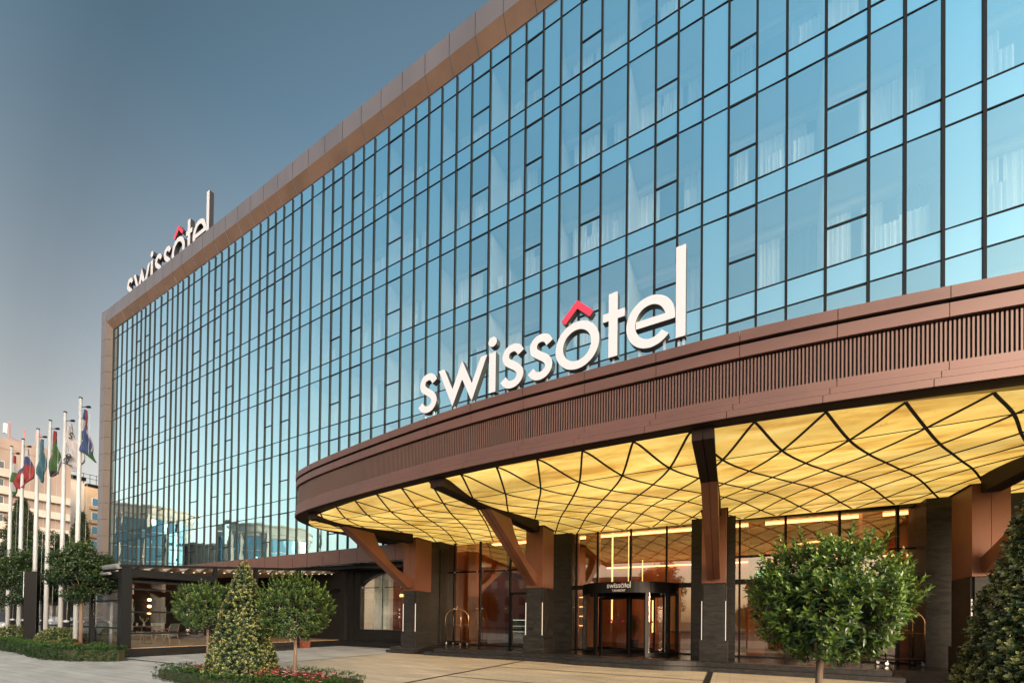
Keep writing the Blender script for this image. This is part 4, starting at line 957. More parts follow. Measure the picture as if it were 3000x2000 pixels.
T(terr, MB().box(XT-.2, XT+.1, 14.3, 16.9, 2.95, 3.05), 'door_head', M['blackmetal'])
T(terr, MB().box(-24, -21.5, 16.6, 16.7, .6, 3.2), 'copper_door', M['copperwall'])
for z, wl in ((2.30, 'topmost of the three'), (1.98, 'middle one of the three'), (1.66, 'lowest of the three')):
    r = empty('wall_lamp', (-25.72, 11.0, z), wl+' small round warm wall lamps on the dark terrace wall', 'lamp', 'round wall lamps on the terrace wall')
    T(r, MB().box(-25.83, -25.79, 10.94, 11.06, z-.06, z+.06), 'back_plate', M['brass']); T(r, MB().lathe([(0, .075), (.05, .055), (.075, 0), (.05, -.055), (0, -.075)], c=(-25.70, 11.0, z), n=12), 'globe', M['bulb'], smooth=True)
_p = Vector((XT, YT, 0)); _R = Matrix.Rotation(R(-2.87), 4, 'Z')
terr.location = _R @ (terr.location-_p) + _p; terr.rotation_euler.z = R(-2.87)      # the pavilion stands square to the hotel front
tsg = empty('restaurant_sign', (-19.3, 14.6, 1.9), 'small white swissôtel lettering half hidden behind the clipped tree', 'sign')
T(tsg, MB().box(-19.45, -19.42, 12.4, 14.1, 1.55, 2.25), 'sign_board', M['blackmetal'])
sign(tsg, Vector((-19.415, 12.45, 1.75)), Vector((0, 1, 0)), Vector((1, 0, 0)), .20, .012, single=True, mside='white')
# furniture
def chair(x, y, rz, label):
    r = empty('dining_chair', (x, y, .335), label, 'chair', 'wooden dining chairs on the terrace', rz)
    def part(mb, nm, m, **k): o = mb.build(nm, m, **k); o.parent = r; return o
    part(MB().box(-.25, .25, -.24, .24, .42, .47), 'seat', M['cushion'], bevel=.015)
    part(MB().add([(-.25, .22, .55), (.25, .22, .55), (.25, .33, .86), (-.25, .33, .86), (-.25, .25, .55), (.25, .25, .55), (.25, .36, .86), (-.25, .36, .86)], [(0, 1, 2, 3), (4, 7, 6, 5), (0, 4, 5, 1), (1, 5, 6, 2), (2, 6, 7, 3), (3, 7, 4, 0)]), 'backrest', M['cushion'])
    for sx in (-1, 1):
        part(MB().tube([(sx*.27, -.20, .64), (sx*.25, -.23, .3), (sx*.28, -.30, 0)], [.018, .02, .012], 8), 'leg', M['wood'])
        part(MB().tube([(sx*.25, .36, .84), (sx*.26, .24, .45), (sx*.28, .34, 0)], [.014, .022, .012], 8), 'leg', M['wood'])
        part(MB().tube([(sx*.27, -.24, .64), (sx*.28, .05, .66), (sx*.26, .29, .64)], .016, 8), 'armrest', M['wood'])
    return r
M['cushion'] = mat('grey_green_upholstery', (.20, .24, .22), .85, 0, var=.1, vscale=10)
chair(-21.0, 9.6, R(-60), 'wooden armchair right of the terrace table, turned towards the plaza')
chair(-22.3, 8.45, R(100), 'wooden armchair at the left end of the terrace table')
chair(-22.9, 9.9, R(20), 'wooden armchair on the far side of the terrace table')
def table(x, y, label):
    r = empty('dining_table', (x, y, .335), label, 'table')
    def part(mb, nm, m, **k): o = mb.build(nm, m, **k); o.parent = r; return o
    part(MB().box(-.75, .75, -.42, .42, .72, .75), 'tabletop', M['wood'], bevel=.006)
    part(MB().tube([(0, 0, .72), (0, 0, .03)], .04, 10).lathe([(0, .03), (.28, .03), (.28, 0), (0, 0)], n=20), 'pedestal', M['blackmetal'])
table(-21.9, 9.2, 'dark wooden dining table on the terrace behind the glass screen')
r = empty('flower_vase', (-21.9, 9.2, 1.085), 'small white vase with dried flowers on the terrace table', 'vase')
T(r, MB().lathe([(0, 0), (.045, 0), (.05, .06), (.02, .13), (.025, .17), (0, .16)], c=(-21.9, 9.2, 1.085), n=12), 'vase_body', M['whitepaint'], smooth=True)
fb = MB()
for i in range(9):
    a = random.uniform(0, 6.3); q = (-21.9+.14*math.cos(a), 9.2+.14*math.sin(a), 1.085+random.uniform(.28, .42)); fb.tube([(-21.9, 9.2, 1.2), q], .004, 4); fb.lathe([(0, .02), (.018, .0), (0, -.02)], c=q, n=6)
T(r, fb, 'flowers', M['canvas'])
for i, (x, y) in enumerate([(-22.25, 9.1), (-21.5, 9.3)]):
    r = empty('drinking_glass', (x, y, 1.085), ('drinking glass at the left end of the terrace table', 'drinking glass at the right end of the terrace table')[i], 'glass', 'drinking glasses on the terrace table'); T(r, MB().lathe([(.02, 0), (.035, .01), (.04, .12), (.036, .12), (.03, .015)], c=(x, y, 1.085), n=12), 'glass_bowl', M['steel'])
cb = empty('planter_box', (-18.9, 14.55, 0), 'low rust red planter box beside the dark terrace step', 'planter')
T(cb, MB().box(-19.12, -18.72, 14.35, 14.75, 0, .36), 'box_body', M['redwall'], bevel=.01); T(cb, MB().box(-19.08, -18.76, 14.39, 14.71, .361, .37), 'soil', M['soil'])
cam2 = empty('security_camera', (-19.0, 16.9, 4.0), 'small white security camera under the brown band left of the canopy', 'camera')
T(cam2, MB().box(-19.08, -18.92, 16.75, 16.88, 4.03, 4.06), 'bracket', M['whitepaint']); T(cam2, MB().lathe([(0, 0), (.05, .01), (.07, .06), (.07, .12), (0, .12)], c=(-19.0, 16.78, 3.91), n=14), 'dome', M['whitepaint'], smooth=True)

# ------------------------------------------------------------------ foliage
def leafmat(name, dark, light, edge=None, rough=.38):
    m, t, N = nodes(name); out = N('OutputMaterial'); p = N('BsdfPrincipled')
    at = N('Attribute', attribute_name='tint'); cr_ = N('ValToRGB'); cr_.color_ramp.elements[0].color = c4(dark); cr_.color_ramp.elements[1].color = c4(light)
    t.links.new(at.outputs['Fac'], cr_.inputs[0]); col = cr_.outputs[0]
    if edge:
        a2 = N('Attribute', attribute_name='rim'); mx = N('Mix', data_type='RGBA'); t.links.new(a2.outputs['Fac'], mx.inputs[0]); t.links.new(col, mx.inputs[6]); mx.inputs[7].default_value = c4(edge); col = mx.outputs[2]
    t.links.new(col, p.inputs['Base Color']); p.inputs['Roughness'].default_value = rough
    tl = N('BsdfTranslucent'); t.links.new(col, tl.inputs[0]); ms = N('MixShader', inp={0: .14}); t.links.new(p.outputs[0], ms.inputs[1]); t.links.new(tl.outputs[0], ms.inputs[2]); t.links.new(ms.outputs[0], out.inputs[0]); return m
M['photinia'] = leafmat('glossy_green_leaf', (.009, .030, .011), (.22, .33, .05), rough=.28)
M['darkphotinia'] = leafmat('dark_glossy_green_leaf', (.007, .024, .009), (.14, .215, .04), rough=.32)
M['varieg'] = leafmat('variegated_leaf', (.009, .028, .008), (.10, .15, .035), edge=(.46, .42, .16), rough=.35)
M['box'] = leafmat('boxwood_leaf', (.010, .034, .006), (.06, .13, .018), rough=.45)
M['treeleaf'] = leafmat('small_tree_leaf', (.007, .022, .008), (.065, .105, .02), rough=.4)
M['bark'] = mat('grey_brown_bark', (.125, .085, .06), .85, 0, var=.35, vscale=9, stretch=(1, 1, .25), bump=.4, bscale=60)
def leaves(P, D, Nn, L, Wd, tint, fold=.18, droop=.15):
    """arrays: base points, directions, normals, lengths, widths -> vertices, faces, tint, rim"""
    D = D/np.linalg.norm(D, axis=1, keepdims=True); S_ = np.cross(D, Nn); S_ /= np.linalg.norm(S_, axis=1, keepdims=True)+1e-9; Nn = np.cross(S_, D)
    L = L[:, None]; Wd = Wd[:, None]
    v0 = P; v1 = P+D*L*.5+S_*Wd*.5+Nn*Wd*fold; v2 = P+D*L*.5-S_*Wd*.5+Nn*Wd*fold; v3 = P+D*L-Nn*L*droop; v4 = P+D*L*.5-Nn*L*droop*.2
    n = len(P); V = np.stack([v0, v1, v2, v3, v4], 1).reshape(-1, 3); b = (np.arange(n)*5)[:, None]
    F = np.concatenate([b+np.array([0, 1, 4]), b+np.array([1, 3, 4]), b+np.array([0, 4, 2]), b+np.array([2, 4, 3])], 1).reshape(-1, 3)
    rim = np.tile(np.array([.3, 1, 1, 1, 0.]), n)*np.repeat(np.clip((tint-.22)*2.2, 0, 1), 5)
    return V, F, np.repeat(tint, 5), rim
def leafmesh(name, parts_, m, parent, kind=None):
    V = np.concatenate([p[0] for p in parts_]); o = 0; Fs = []
    for p in parts_: Fs.append(p[1]+o); o += len(p[0])
    F = np.concatenate(Fs); T_ = np.concatenate([p[2] for p in parts_]); Rm = np.concatenate([p[3] for p in parts_])
    me = bpy.data.meshes.new(name); me.vertices.add(len(V)); me.vertices.foreach_set('co', V.astype(np.float32).ravel())
    me.loops.add(F.size); me.loops.foreach_set('vertex_index', F.astype(np.int32).ravel())
    me.polygons.add(len(F)); me.polygons.foreach_set('loop_start', np.arange(0, F.size, 3, dtype=np.int32)); me.polygons.foreach_set('loop_total', np.full(len(F), 3, np.int32))
    me.update(calc_edges=True)
    for nm, arr in (('tint', T_), ('rim', Rm)):
        a = me.attributes.new(nm, 'FLOAT', 'POINT'); a.data.foreach_set('value', arr.astype(np.float32))
    me.materials.append(m); ob = bpy.data.objects.new(name, me); COL.objects.link(ob)
    if parent is not None: attach(ob, parent)
    return ob
def unit(n): v = RNG.normal(size=(n, 3)); return v/np.linalg.norm(v, axis=1, keepdims=True)
def whorls(C_, A, nl, L, W_, ang, tint0, tj=.12, upb=.35, inner=.55):
    """rosettes of leaves: young light leaves in the middle, older dark ones lower down the shoot"""
    out = []; n = len(C_)
    A = A/np.linalg.norm(A, axis=1, keepdims=True); ref = unit(n); U = np.cross(A, ref); U /= np.linalg.norm(U, axis=1, keepdims=True); Vv = np.cross(A, U)
    for k in range(nl):
        th = 2.399*k + RNG.uniform(-.3, .3, n); f = k/(nl-1)      # f=0 youngest
        an = np.radians(ang[0]+(ang[1]-ang[0])*f + RNG.uniform(-10, 10, n))
        rad = U*np.cos(th)[:, None]+Vv*np.sin(th)[:, None]
        D = A*np.cos(an)[:, None]+rad*np.sin(an)[:, None]
        Nn = A*np.sin(an)[:, None]-rad*np.cos(an)[:, None]
        P = C_ - A*(f*L*.9)[..., None] if np.ndim(L) else C_ - A*(f*L*.9)
        l = L*(inner+(1-inner)*f)*RNG.uniform(.8, 1.2, n); w = W_*(.7+.3*f)*RNG.uniform(.85, 1.15, n)
        t = np.clip(tint0*(1-.85*f)+RNG.uniform(-tj, tj, n), 0, 1)
        out.append(leaves(P, D, Nn, l, w, t))
    return out
def trunk(root, pts, rs, name='trunk', branches=(), m='bark'):
    mb = MB(); mb.tube(pts, rs, 10)
    for b, r_ in branches: mb.tube(b, r_, 7)
    return T(root, mb, name, M[m], smooth=True)
def lollipop(x, y, zc, rx, rz, nW, L, label, tk, zb=.0, tr=.035, seed=1, lean=(0, 0), lm='darkphotinia'):
    r = empty('clipped_tree', (x, y, zb), label, 'tree', 'clipped round headed trees')
    n = nW; u = unit(n*2); ph = RNG.uniform(0, 6.28, 6)
    gap = np.sin(5*u[:, 0]+ph[0])*np.sin(5.5*u[:, 1]+ph[1])+.5*np.sin(7*u[:, 2]+ph[2])*np.sin(8*u[:, 0]+ph[4])
    u = u[(u[:, 2] > -.93) & (gap > -.88)][:n]; n = len(u)
    bump = 1+.07*np.sin(5*np.arctan2(u[:, 1], u[:, 0])+ph[0])*np.sin(3*u[:, 2]+ph[1])+.06*np.sin(9*u[:, 0]+ph[2])*np.cos(8*u[:, 1]+ph[3])
    depth = np.where(RNG.random(n) < .62, RNG.uniform(.90, 1.05, n), RNG.uniform(.45, .92, n))*bump
    cx, cy = x+lean[0], y+lean[1]
    C_ = np.stack([cx+u[:, 0]*rx*depth, cy+u[:, 1]*rx*depth, zc+u[:, 2]*rz*depth], 1)
    A = u*np.array([1, 1, 1.0])+np.array([0, 0, .85]); A[:, 2] = np.maximum(A[:, 2], -.1)
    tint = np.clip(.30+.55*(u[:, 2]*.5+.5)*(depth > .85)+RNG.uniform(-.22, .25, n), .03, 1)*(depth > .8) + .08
    k = whorls(C_, A+unit(n)*.25, 9, L, L*.36, (14, 88), tint)
    ns = max(60, nW//12); us = unit(ns*3); us = us[us[:, 2] > -.1][:ns]; ln = RNG.uniform(.06, .22, len(us)); ax = us*np.array([.55, .55, .6])+np.array([0, 0, .8]); ax /= np.linalg.norm(ax, axis=1, keepdims=True)
    for q in (.35, .7, 1.0):
        cs = np.stack([cx+us[:, 0]*rx, cy+us[:, 1]*rx, zc+us[:, 2]*rz], 1)+ax*(ln*q)[:, None]
        k += whorls(cs, ax+unit(len(us))*.12, 6, L, L*.34, (12, 70), np.clip(RNG.uniform(.4, 1, len(us)), 0, 1))
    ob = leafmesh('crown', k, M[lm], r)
    br = []
    for i in range(12):
        a = i*2.399; e = Vector((cx+rx*.75*math.cos(a), cy+rx*.75*math.sin(a), zc+rz*random.uniform(-.5, .7))); s = Vector((x, y, zc-rz*.95)); mid = s.lerp(e, .5)+Vector((0, 0, .1))
        br.append(([s, mid, e], [tr*.55, tr*.35, .006]))
    trunk(r, [(x+lean[0]*0, y, zb), (x+.01, y+.01, (zb+zc-rz)*.5), (x+lean[0]*.4, y, zc-rz*.6)] , [tr*1.25, tr, tr*.9], branches=br)
    return r
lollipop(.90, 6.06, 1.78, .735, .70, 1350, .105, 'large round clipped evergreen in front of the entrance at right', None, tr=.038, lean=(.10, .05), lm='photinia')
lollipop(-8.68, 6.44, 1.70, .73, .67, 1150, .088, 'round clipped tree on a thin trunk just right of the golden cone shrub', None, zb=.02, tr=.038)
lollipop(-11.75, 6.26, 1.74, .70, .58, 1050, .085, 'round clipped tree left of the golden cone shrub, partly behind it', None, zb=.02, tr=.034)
def cone(x, y, z0, z1, r0, n, L, label):
    r = empty('cone_shrub', (x, y, z0), label, 'shrub', 'variegated shrubs clipped to cones')
    t = np.sqrt(RNG.uniform(0, 1, n)); h = 1-t; th = RNG.uniform(0, 6.283, n)
    prof = r0*np.clip((1-h)**.80, 0, 1)*(1-.10*np.exp(-((h)/.06)**2)) + .035
    lump = 1+.035*np.sin(7*th+5*h*3)+.03*np.sin(23*h+3*th)
    dd = np.where(RNG.random(n) < .7, RNG.uniform(.94, 1.06, n), RNG.uniform(.6, .95, n))
    rr = prof*lump*dd
    C_ = np.stack([x+rr*np.cos(th), y+rr*np.sin(th), z0+h*(z1-z0)], 1)
    A = np.stack([np.cos(th), np.sin(th), np.full(n, .55)], 1)+unit(n)*.45
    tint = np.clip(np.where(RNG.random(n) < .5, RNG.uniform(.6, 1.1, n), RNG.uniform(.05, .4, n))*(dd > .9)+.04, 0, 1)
    k = whorls(C_, A, 7, L, L*.62, (25, 85), tint)
    leafmesh('foliage', k, M['varieg'], r)
    trunk(r, [(x, y, z0-.05), (x, y, z0+(z1-z0)*.93)], [.05, .012], 'stem')
    return r
cone(-9.78, 5.95, .05, 2.80, .74, 4200, .052, 'golden variegated cone shrub between the two round trees')
cone(2.93, 6.2, .0, 3.34, .95, 6600, .062, 'tall variegated cone shrub at the right edge of the picture')

def small_leaf_cloud(name, C_, A, L, nl, m, root, tint, W_=.55, ang=(20, 80)):
    return leafmesh(name, whorls(C_, A, nl, L, L*W_, ang, tint), m, root)
def hedge(poly, h, w, label, dens=260, L=.034, brown=0):
    """clipped boxwood hedge following a line"""
    P = [Vector((a, b, 0)) for a, b in poly]; root = empty('box_hedge', (P[0].x, P[0].y, 0), label, 'hedge')
    Cs, As, Ts = [], [], []
    for a, b in zip(P[:-1], P[1:]):
        l = (b-a).length; t = (b-a)/l; n = Vector((-t.y, t.x, 0)); N_ = int(dens*l*(h*2+w))
        s = RNG.uniform(-.02, l+.02, N_); k = RNG.uniform(0, 2*h+w, N_)
        clump = .03*np.sin(s*9)+.025*np.sin(s*23+1)
        off = np.where(k < h, -w/2, np.where(k < h+w, k-h-w/2, w/2)); z = np.where(k < h, k, np.where(k < h+w, h, 2*h+w-k))
        side = np.where(k < h, -1., np.where(k < h+w, 0., 1.)); top = (side == 0)
        j = RNG.normal(0, .015, N_)
        off = off+side*(clump+j); z = z+np.where(top, clump+np.abs(RNG.normal(0, .025, N_)), 0)
        Cs.append(np.stack([a.x+t.x*s+n.x*off, a.y+t.y*s+n.y*off, z], 1))
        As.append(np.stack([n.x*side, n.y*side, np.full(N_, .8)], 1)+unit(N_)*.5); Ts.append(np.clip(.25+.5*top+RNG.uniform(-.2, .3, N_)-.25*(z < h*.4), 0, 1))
    C_, A, tt = np.concatenate(Cs), np.concatenate(As), np.concatenate(Ts)
    small_leaf_cloud('foliage', C_, A, L, 7, M['box'], root, tt)
    mb = MB(); pts = [(p.x, p.y, h-.09) for p in P]; mb.ribbon(pts, h-.10, w-.18); T(root, mb, 'inner_twigs', M['hedgecore'])
    return root
M['hedgecore'] = mat('hedge_twigs', (.03, .03, .012), .95, 0, var=.5, vscale=40)
hedge([(-12.45, 5.62), (-10.6, 5.38), (-8.9, 5.15), (-6.6, 5.9)], .30, .34, 'low clipped box hedge along the front of the flower bed by the cone shrub', dens=330)
hedge([(-12.3, 5.95), (-10.8, 6.45), (-9.0, 6.95), (-6.95, 6.75)], .30, .26, 'low clipped box hedge along the back of the flower bed by the cone shrub', dens=330)
hedge([(-46, 8.9), (-33, 6.75), (-27.1, 6.62), (-24.4, 6.5), (-22.3, 6.2), (-20.6, 6.05), (-19.2, 6.2), (-17.95, 6.95)], .46, .42, 'long clipped box hedge in front of the flagpoles', dens=330, L=.05)
mb = MB(); mb.add([(-12.3, 5.7, .05), (-8.9, 5.3, .05), (-6.7, 6.0, .05), (-7.1, 6.7, .05), (-9, 6.85, .05), (-12.1, 6.0, .05)], [(0, 1, 2, 3, 4, 5)]); tag(mb.build('bed_soil', M['soil']), kind='structure')
mb = MB(); mb.add([(-46, 9.2, .04), (-33, 6.9, .04), (-24.4, 6.6, .04), (-20.6, 6.2, .04), (-18.1, 7.0, .04), (-19.5, 7.5, .04), (-46, 12.5, .04)], [(0, 1, 2, 3, 4, 5, 6)]); tag(mb.build('planting_soil', M['soil']), kind='structure')
# flowers in the bed
M['redpetal'] = mat('red_petal', (.45, .015, .04), .5, 0, var=.3, vscale=30)
M['pinkpetal'] = mat('pink_white_petal', (.75, .35, .42), .5, 0, var=.3, vscale=30)
def flowers(n, area, label, z=.30):
    r = empty('flower_bed', (area[0], area[2], .05), label, 'flower bed'); mbr, mbp = MB(), MB(); Cc = []
    for i in range(n):
        x, y = random.uniform(*area[:2]), random.uniform(*area[2:]); zz = z+random.uniform(-.04, .08); Cc.append((x, y, zz-.06))
        q = mbr if random.random() < .72 else mbp
        for k in range(6):
            a = k*1.047+random.random(); l = .026
            q.add([(x, y, zz), (x+l*math.cos(a-.4), y+l*math.sin(a-.4), zz+.012), (x+l*1.3*math.cos(a), y+l*1.3*math.sin(a), zz+.006), (x+l*math.cos(a+.4), y+l*math.sin(a+.4), zz+.012)], [(0, 1, 2, 3)])
    tag(T(r, mbr, 'red_flowers', M['redpetal']), kind='stuff'); tag(T(r, mbp, 'pink_flowers', M['pinkpetal']), kind='stuff')
    Cc = np.array(Cc+[(random.uniform(*area[:2]), random.uniform(*area[2:]), z-.1) for _ in range(n*2)]); o = small_leaf_cloud('leaves', Cc, np.tile([0, 0, 1.], (len(Cc), 1))+unit(len(Cc))*.4, .05, 7, M['box'], r, RNG.uniform(.2, .8, len(Cc)))
    tag(o, kind='stuff')
flowers(130, (-9.3, -6.95, 5.55, 6.3), 'red and pink flowers planted round the trunk of the right clipped tree', .33)
flowers(60, (-11.5, -10.5, 5.7, 6.1), 'few pink flowers between the golden cone shrub and the left clipped tree', .30)
flowers(90, (-23.4, -20.4, 6.5, 7.1), 'red and white flowers behind the long hedge near the last flagpole', .45)
# low shrubs behind the long hedge
def mound(x, y, rx, rz, zc, n, L, label, m='varieg', tint=.45):
    r = empty('round_shrub', (x, y, 0), label, 'shrub', 'low shrubs behind the long hedge'); u = unit(n*2); u = u[u[:, 2] > -.35][:n]
    d_ = RNG.uniform(.85, 1.05, len(u)); C_ = np.array([x, y, zc])+u*d_[:, None]*np.array([rx, rx*.8, rz])
    small_leaf_cloud('foliage', C_, u+np.array([0, 0, .4])+unit(len(u))*.4, L, 6, M[m], r, np.clip(tint+RNG.uniform(-.3, .3, len(u)), 0, 1), .6); trunk(r, [(x, y, 0), (x, y, zc)], [.04, .02], 'stem')
mound(-23.5, 7.15, .85, .50, .50, 1700, .065, 'yellow green mounded shrub behind the hedge beside the black totem')
mound(-29.5, 7.45, .8, .5, .50, 1000, .07, 'bronze green mounded shrub at the far left behind the hedge')
mound(-21.4, 6.75, .45, .3, .35, 500, .06, 'grey green low shrub near the base of the last flagpole', 'box', .5)
mound(-19.6, 6.9, .42, .22, .35, 400, .05, 'small pale shrub at the right end of the long hedge', 'box', .9)
def street_tree(x, y, zc, rx, rz, n, label, taper=.0, L=.11, m='treeleaf', tr=.06, grp='trees beside the flagpoles', ztop=None):
    r = empty('street_tree', (x, y, 0), label, 'tree', grp)
    Cs, As, Ts = [], [], []
    nb = 60
    for i in range(nb):
        u = unit(1)[0]; rad = RNG.uniform(.25, 1)**.5; f = (u[2]*rad+1)/2
        sc = 1-taper*f
        c = np.array([x+u[0]*rx*rad*sc, y+u[1]*rx*rad*sc, zc+u[2]*rz*rad]); s = rx*RNG.uniform(.24, .42)
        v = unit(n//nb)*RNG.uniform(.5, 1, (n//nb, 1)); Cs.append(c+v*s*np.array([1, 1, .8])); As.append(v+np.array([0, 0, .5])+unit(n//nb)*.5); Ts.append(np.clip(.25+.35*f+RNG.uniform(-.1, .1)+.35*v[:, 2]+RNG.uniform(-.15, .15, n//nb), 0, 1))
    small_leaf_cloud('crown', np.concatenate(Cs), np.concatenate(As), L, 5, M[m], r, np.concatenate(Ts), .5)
    br = []
    for i in range(10):
        a = i*2.4; e = Vector((x+rx*.6*math.cos(a), y+rx*.6*math.sin(a), zc+rz*random.uniform(-.4, .6))); s = Vector((x, y, zc-rz*.8)); br.append(([s, s.lerp(e, .5)+Vector((0, 0, .15)), e], [tr*.5, tr*.3, .01]))
    trunk(r, [(x, y, 0), (x+.04, y, (zc-rz)*.5), (x+.02, y, zc-rz*.6)], [tr*1.2, tr, tr*.8], branches=br)
    return r
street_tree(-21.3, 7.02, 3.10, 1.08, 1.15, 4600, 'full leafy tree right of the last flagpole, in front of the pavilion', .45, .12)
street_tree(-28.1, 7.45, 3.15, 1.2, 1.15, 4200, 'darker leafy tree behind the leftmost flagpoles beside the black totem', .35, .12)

# ------------------------------------------------------------------ flagpoles, flags, totem
POLES = [(-31.2, 7.65, 9.62, 'flagpole at the far left, first of the row'), (-29.4, 7.56, 9.62, 'second flagpole of the row, flying a white blue red flag'), (-27.25, 7.45, 9.64, 'third flagpole of the row, flying a teal flag'), (-25.7, 7.38, 9.68, 'fourth flagpole of the row, flying a red green white black flag'), (-23.9, 7.28, 9.62, 'fifth flagpole of the row, flying the white hotel flag'), (-22.26, 7.20, 9.79, 'rightmost and nearest of the white flagpoles')]
camr = Vector(rt); camr.z = 0; camr.normalize(); camf = Vector((-math.sin(YAW), math.cos(YAW), 0))
for i, (x, y, h, lab) in enumerate(POLES):
    r = empty('flagpole', (x, y, 0), 'white '+lab, 'flagpole', 'white flagpoles in a row')
    T(r, MB().tube([(x, y, 0), (x, y, 5.2), (x, y, h)], [.078, .072, .048], 16), 'pole_shaft', M['whitepaint'], smooth=True)
    T(r, MB().lathe([(0, .06), (.05, .05), (.06, 0), (0, 0)], c=(x, y, h), n=12), 'cap', M['blackmetal'])
    e = Vector((x, y, h-.32)); q = e+camr*.34
    T(r, MB().tube([e, q], .014, 8).tube([q-camr*.14, q-camr*.07, q+camr*.02, q+camr*.05], [.02, .045, .05, .02], 8), 'top_arm', M['blackmetal'])
    T(r, MB().tube([(x+camr.x*.12, y+camr.y*.12, 1.25), (x+camr.x*.2, y+camr.y*.2, 1.25), (x+camr.x*.32, y+camr.y*.32, 1.25)], [.03, .06, .03], 10).tube([(x, y, 1.25), (x+camr.x*.14, y+camr.y*.14, 1.25)], .012, 6), 'halyard_weight', M['whitepaint'], smooth=True)
    T(r, MB().tube([q+camr*.03, (x+camr.x*.24, y+camr.y*.24, 1.3)], .004, 4), 'halyard', M['whitepaint'])
FM = {k: mat('flag_'+k, c, .75, 0, var=.06, vscale=6) for k, c in dict(red=(.14, .008, .011), white=(.25, .25, .28), green=(.012, .05, .011), blue=(.008, .022, .085), teal=(.016, .062, .09), yellow=(.18, .14, .02), black=(.006, .006, .008), hwhite=(.27, .265, .29)).items()}
def flag(pi, rows, colf, cols, label):
    """rows: (py, pxl, pxr) picked off the hanging cloth; converted to metres beside its pole"""
    x, y, h, _ = POLES[pi]; d = Vector((x, y, 0)).dot(camf); sc = d/F_PX/5.2267
    px0 = PXP[pi]; y0 = rows[0][0]
    rows = np.array(rows, float); nu, nv = 16, 40; V, F = [], []; mi = []
    for j in range(nv+1):
        yy = rows[0, 0]+(rows[-1, 0]-rows[0, 0])*j/nv; l = np.interp(yy, rows[:, 0], rows[:, 1]); r_ = np.interp(yy, rows[:, 0], rows[:, 2])
        for i in range(nu+1):
            u = i/nu; px = l+(r_-l)*u; dep = .10*math.sin(u*7+yy*.012+pi)*min(1, (r_-l)/120)+.05*math.sin(u*15+1)
            p = Vector((x, y, 0))+camr*((px-px0)*sc)+camf*(dep+.02); z = h-.42-(yy-y0)*sc
            V.append((p.x, p.y, z))
    for j in range(nv):
        for i in range(nu):
            a = j*(nu+1)+i; F.append((a, a+1, a+nu+2, a+nu+1))
            yy = rows[0, 0]+(rows[-1, 0]-rows[0, 0])*(j+.5)/nv; mi.append(cols.index(colf((i+.5)/nu, yy)))
    mb = MB(); mb.v = V; mb.f = F; mb.m = mi
    o = mb.build('flag', [FM[c] for c in cols], smooth=True); s = o.modifiers.new('thickness', 'SOLIDIFY'); s.thickness = .006
    tag(o, label, 'flag', 'flags hanging from the poles'); return o, sc, px0, y0
PXP = [228, 408, 625, 768, 1030, 1255]
flag(0, [(880, 266, 278), (1000, 248, 292), (1140, 230, 303), (1280, 230, 322), (1420, 234, 338), (1495, 262, 285)], lambda u, y: 'red' if y < 1000 else 'white' if y < 1140 else 'green' if y < 1290 else ('white' if y < 1430 and u < .85 else 'green'), ['red', 'white', 'green'], 'narrow red white and green flag hanging limp on the leftmost pole')
flag(1, [(770, 466, 478), (890, 430, 500), (1030, 366, 545), (1130, 320, 568), (1220, 290, 590), (1290, 275, 510), (1390, 330, 430)], lambda u, y: 'white' if y < 895 else ('blue' if (y < 1025 or (y-1025) < (1-u)*330-95) else 'red'), ['white', 'blue', 'red'], 'white blue and red flag spread between the first and third poles')
flag(2, [(640, 684, 691), (760, 655, 706), (930, 636, 728), (1180, 626, 730), (1245, 662, 722), (1310, 688, 702)], lambda u, y: 'yellow' if y < 790 and u > .3 and u < .7 else 'teal', ['yellow', 'teal'], 'narrow teal flag with a yellow touch at its top')
flag(3, [(515, 836, 846), (700, 806, 870), (900, 770, 902), (970, 768, 912), (1150, 772, 942), (1215, 780, 800)], lambda u, y: ('red' if (y < 690 or (u < .35 and y < 960)) else ('black' if (u < .28 or (y > 1120 and u < .9)) else ('white' if (u > .62 and y > 900+ (1-u)*350) else 'green'))), ['red', 'green', 'white', 'black'], 'flag of red green white and black hanging on the fourth pole')
o, sc, px0, y0 = flag(4, [(370, 1097, 1105), (450, 1085, 1128), (620, 1048, 1218), (820, 1034, 1300), (960, 1022, 1350), (1040, 1120, 1290), (1115, 1205, 1240)], lambda u, y: 'hwhite', ['hwhite'], 'white hotel flag with dark lettering between the two rightmost poles')
x, y, h, _ = POLES[4]; fm = MB()
def fp(px, py, o_=0): p = Vector((x, y, 0))+camr*((px-px0)*sc)-camf*(.17+o_); return Vector((p.x, p.y, h-.42-(py-y0)*sc))
def flagtext(chars, px, py, size, ang):
    a = R(ang); ex = camr*math.cos(a)+Vector((0, 0, 1))*math.sin(a); ez = Vector((0, 0, 1))*math.cos(a)-camr*math.sin(a); o0 = fp(px, py)
    for ch, u0 in chars: glyph(fm, ch, lambda u, v: tuple(o0+ex*((u0+u)*size)+ez*(v*size)-camf*.004), lambda u, v: tuple(o0+ex*((u0+u)*size)+ez*(v*size)), 0, 0)
flagtext([('s', 0)], 1150, 632, .26, -12)
fo = fm.build('flag_lettering', FM['black']); fo.parent = o; fm = MB()
flagtext([('o', 0)], 1150, 850, .20, -118)
flagtext([('t', 0), ('e', .5), ('l', 1.55)], 1118, 870, .22, -108)
fo = fm.build('flag_lettering', FM['black']); fo.parent = o
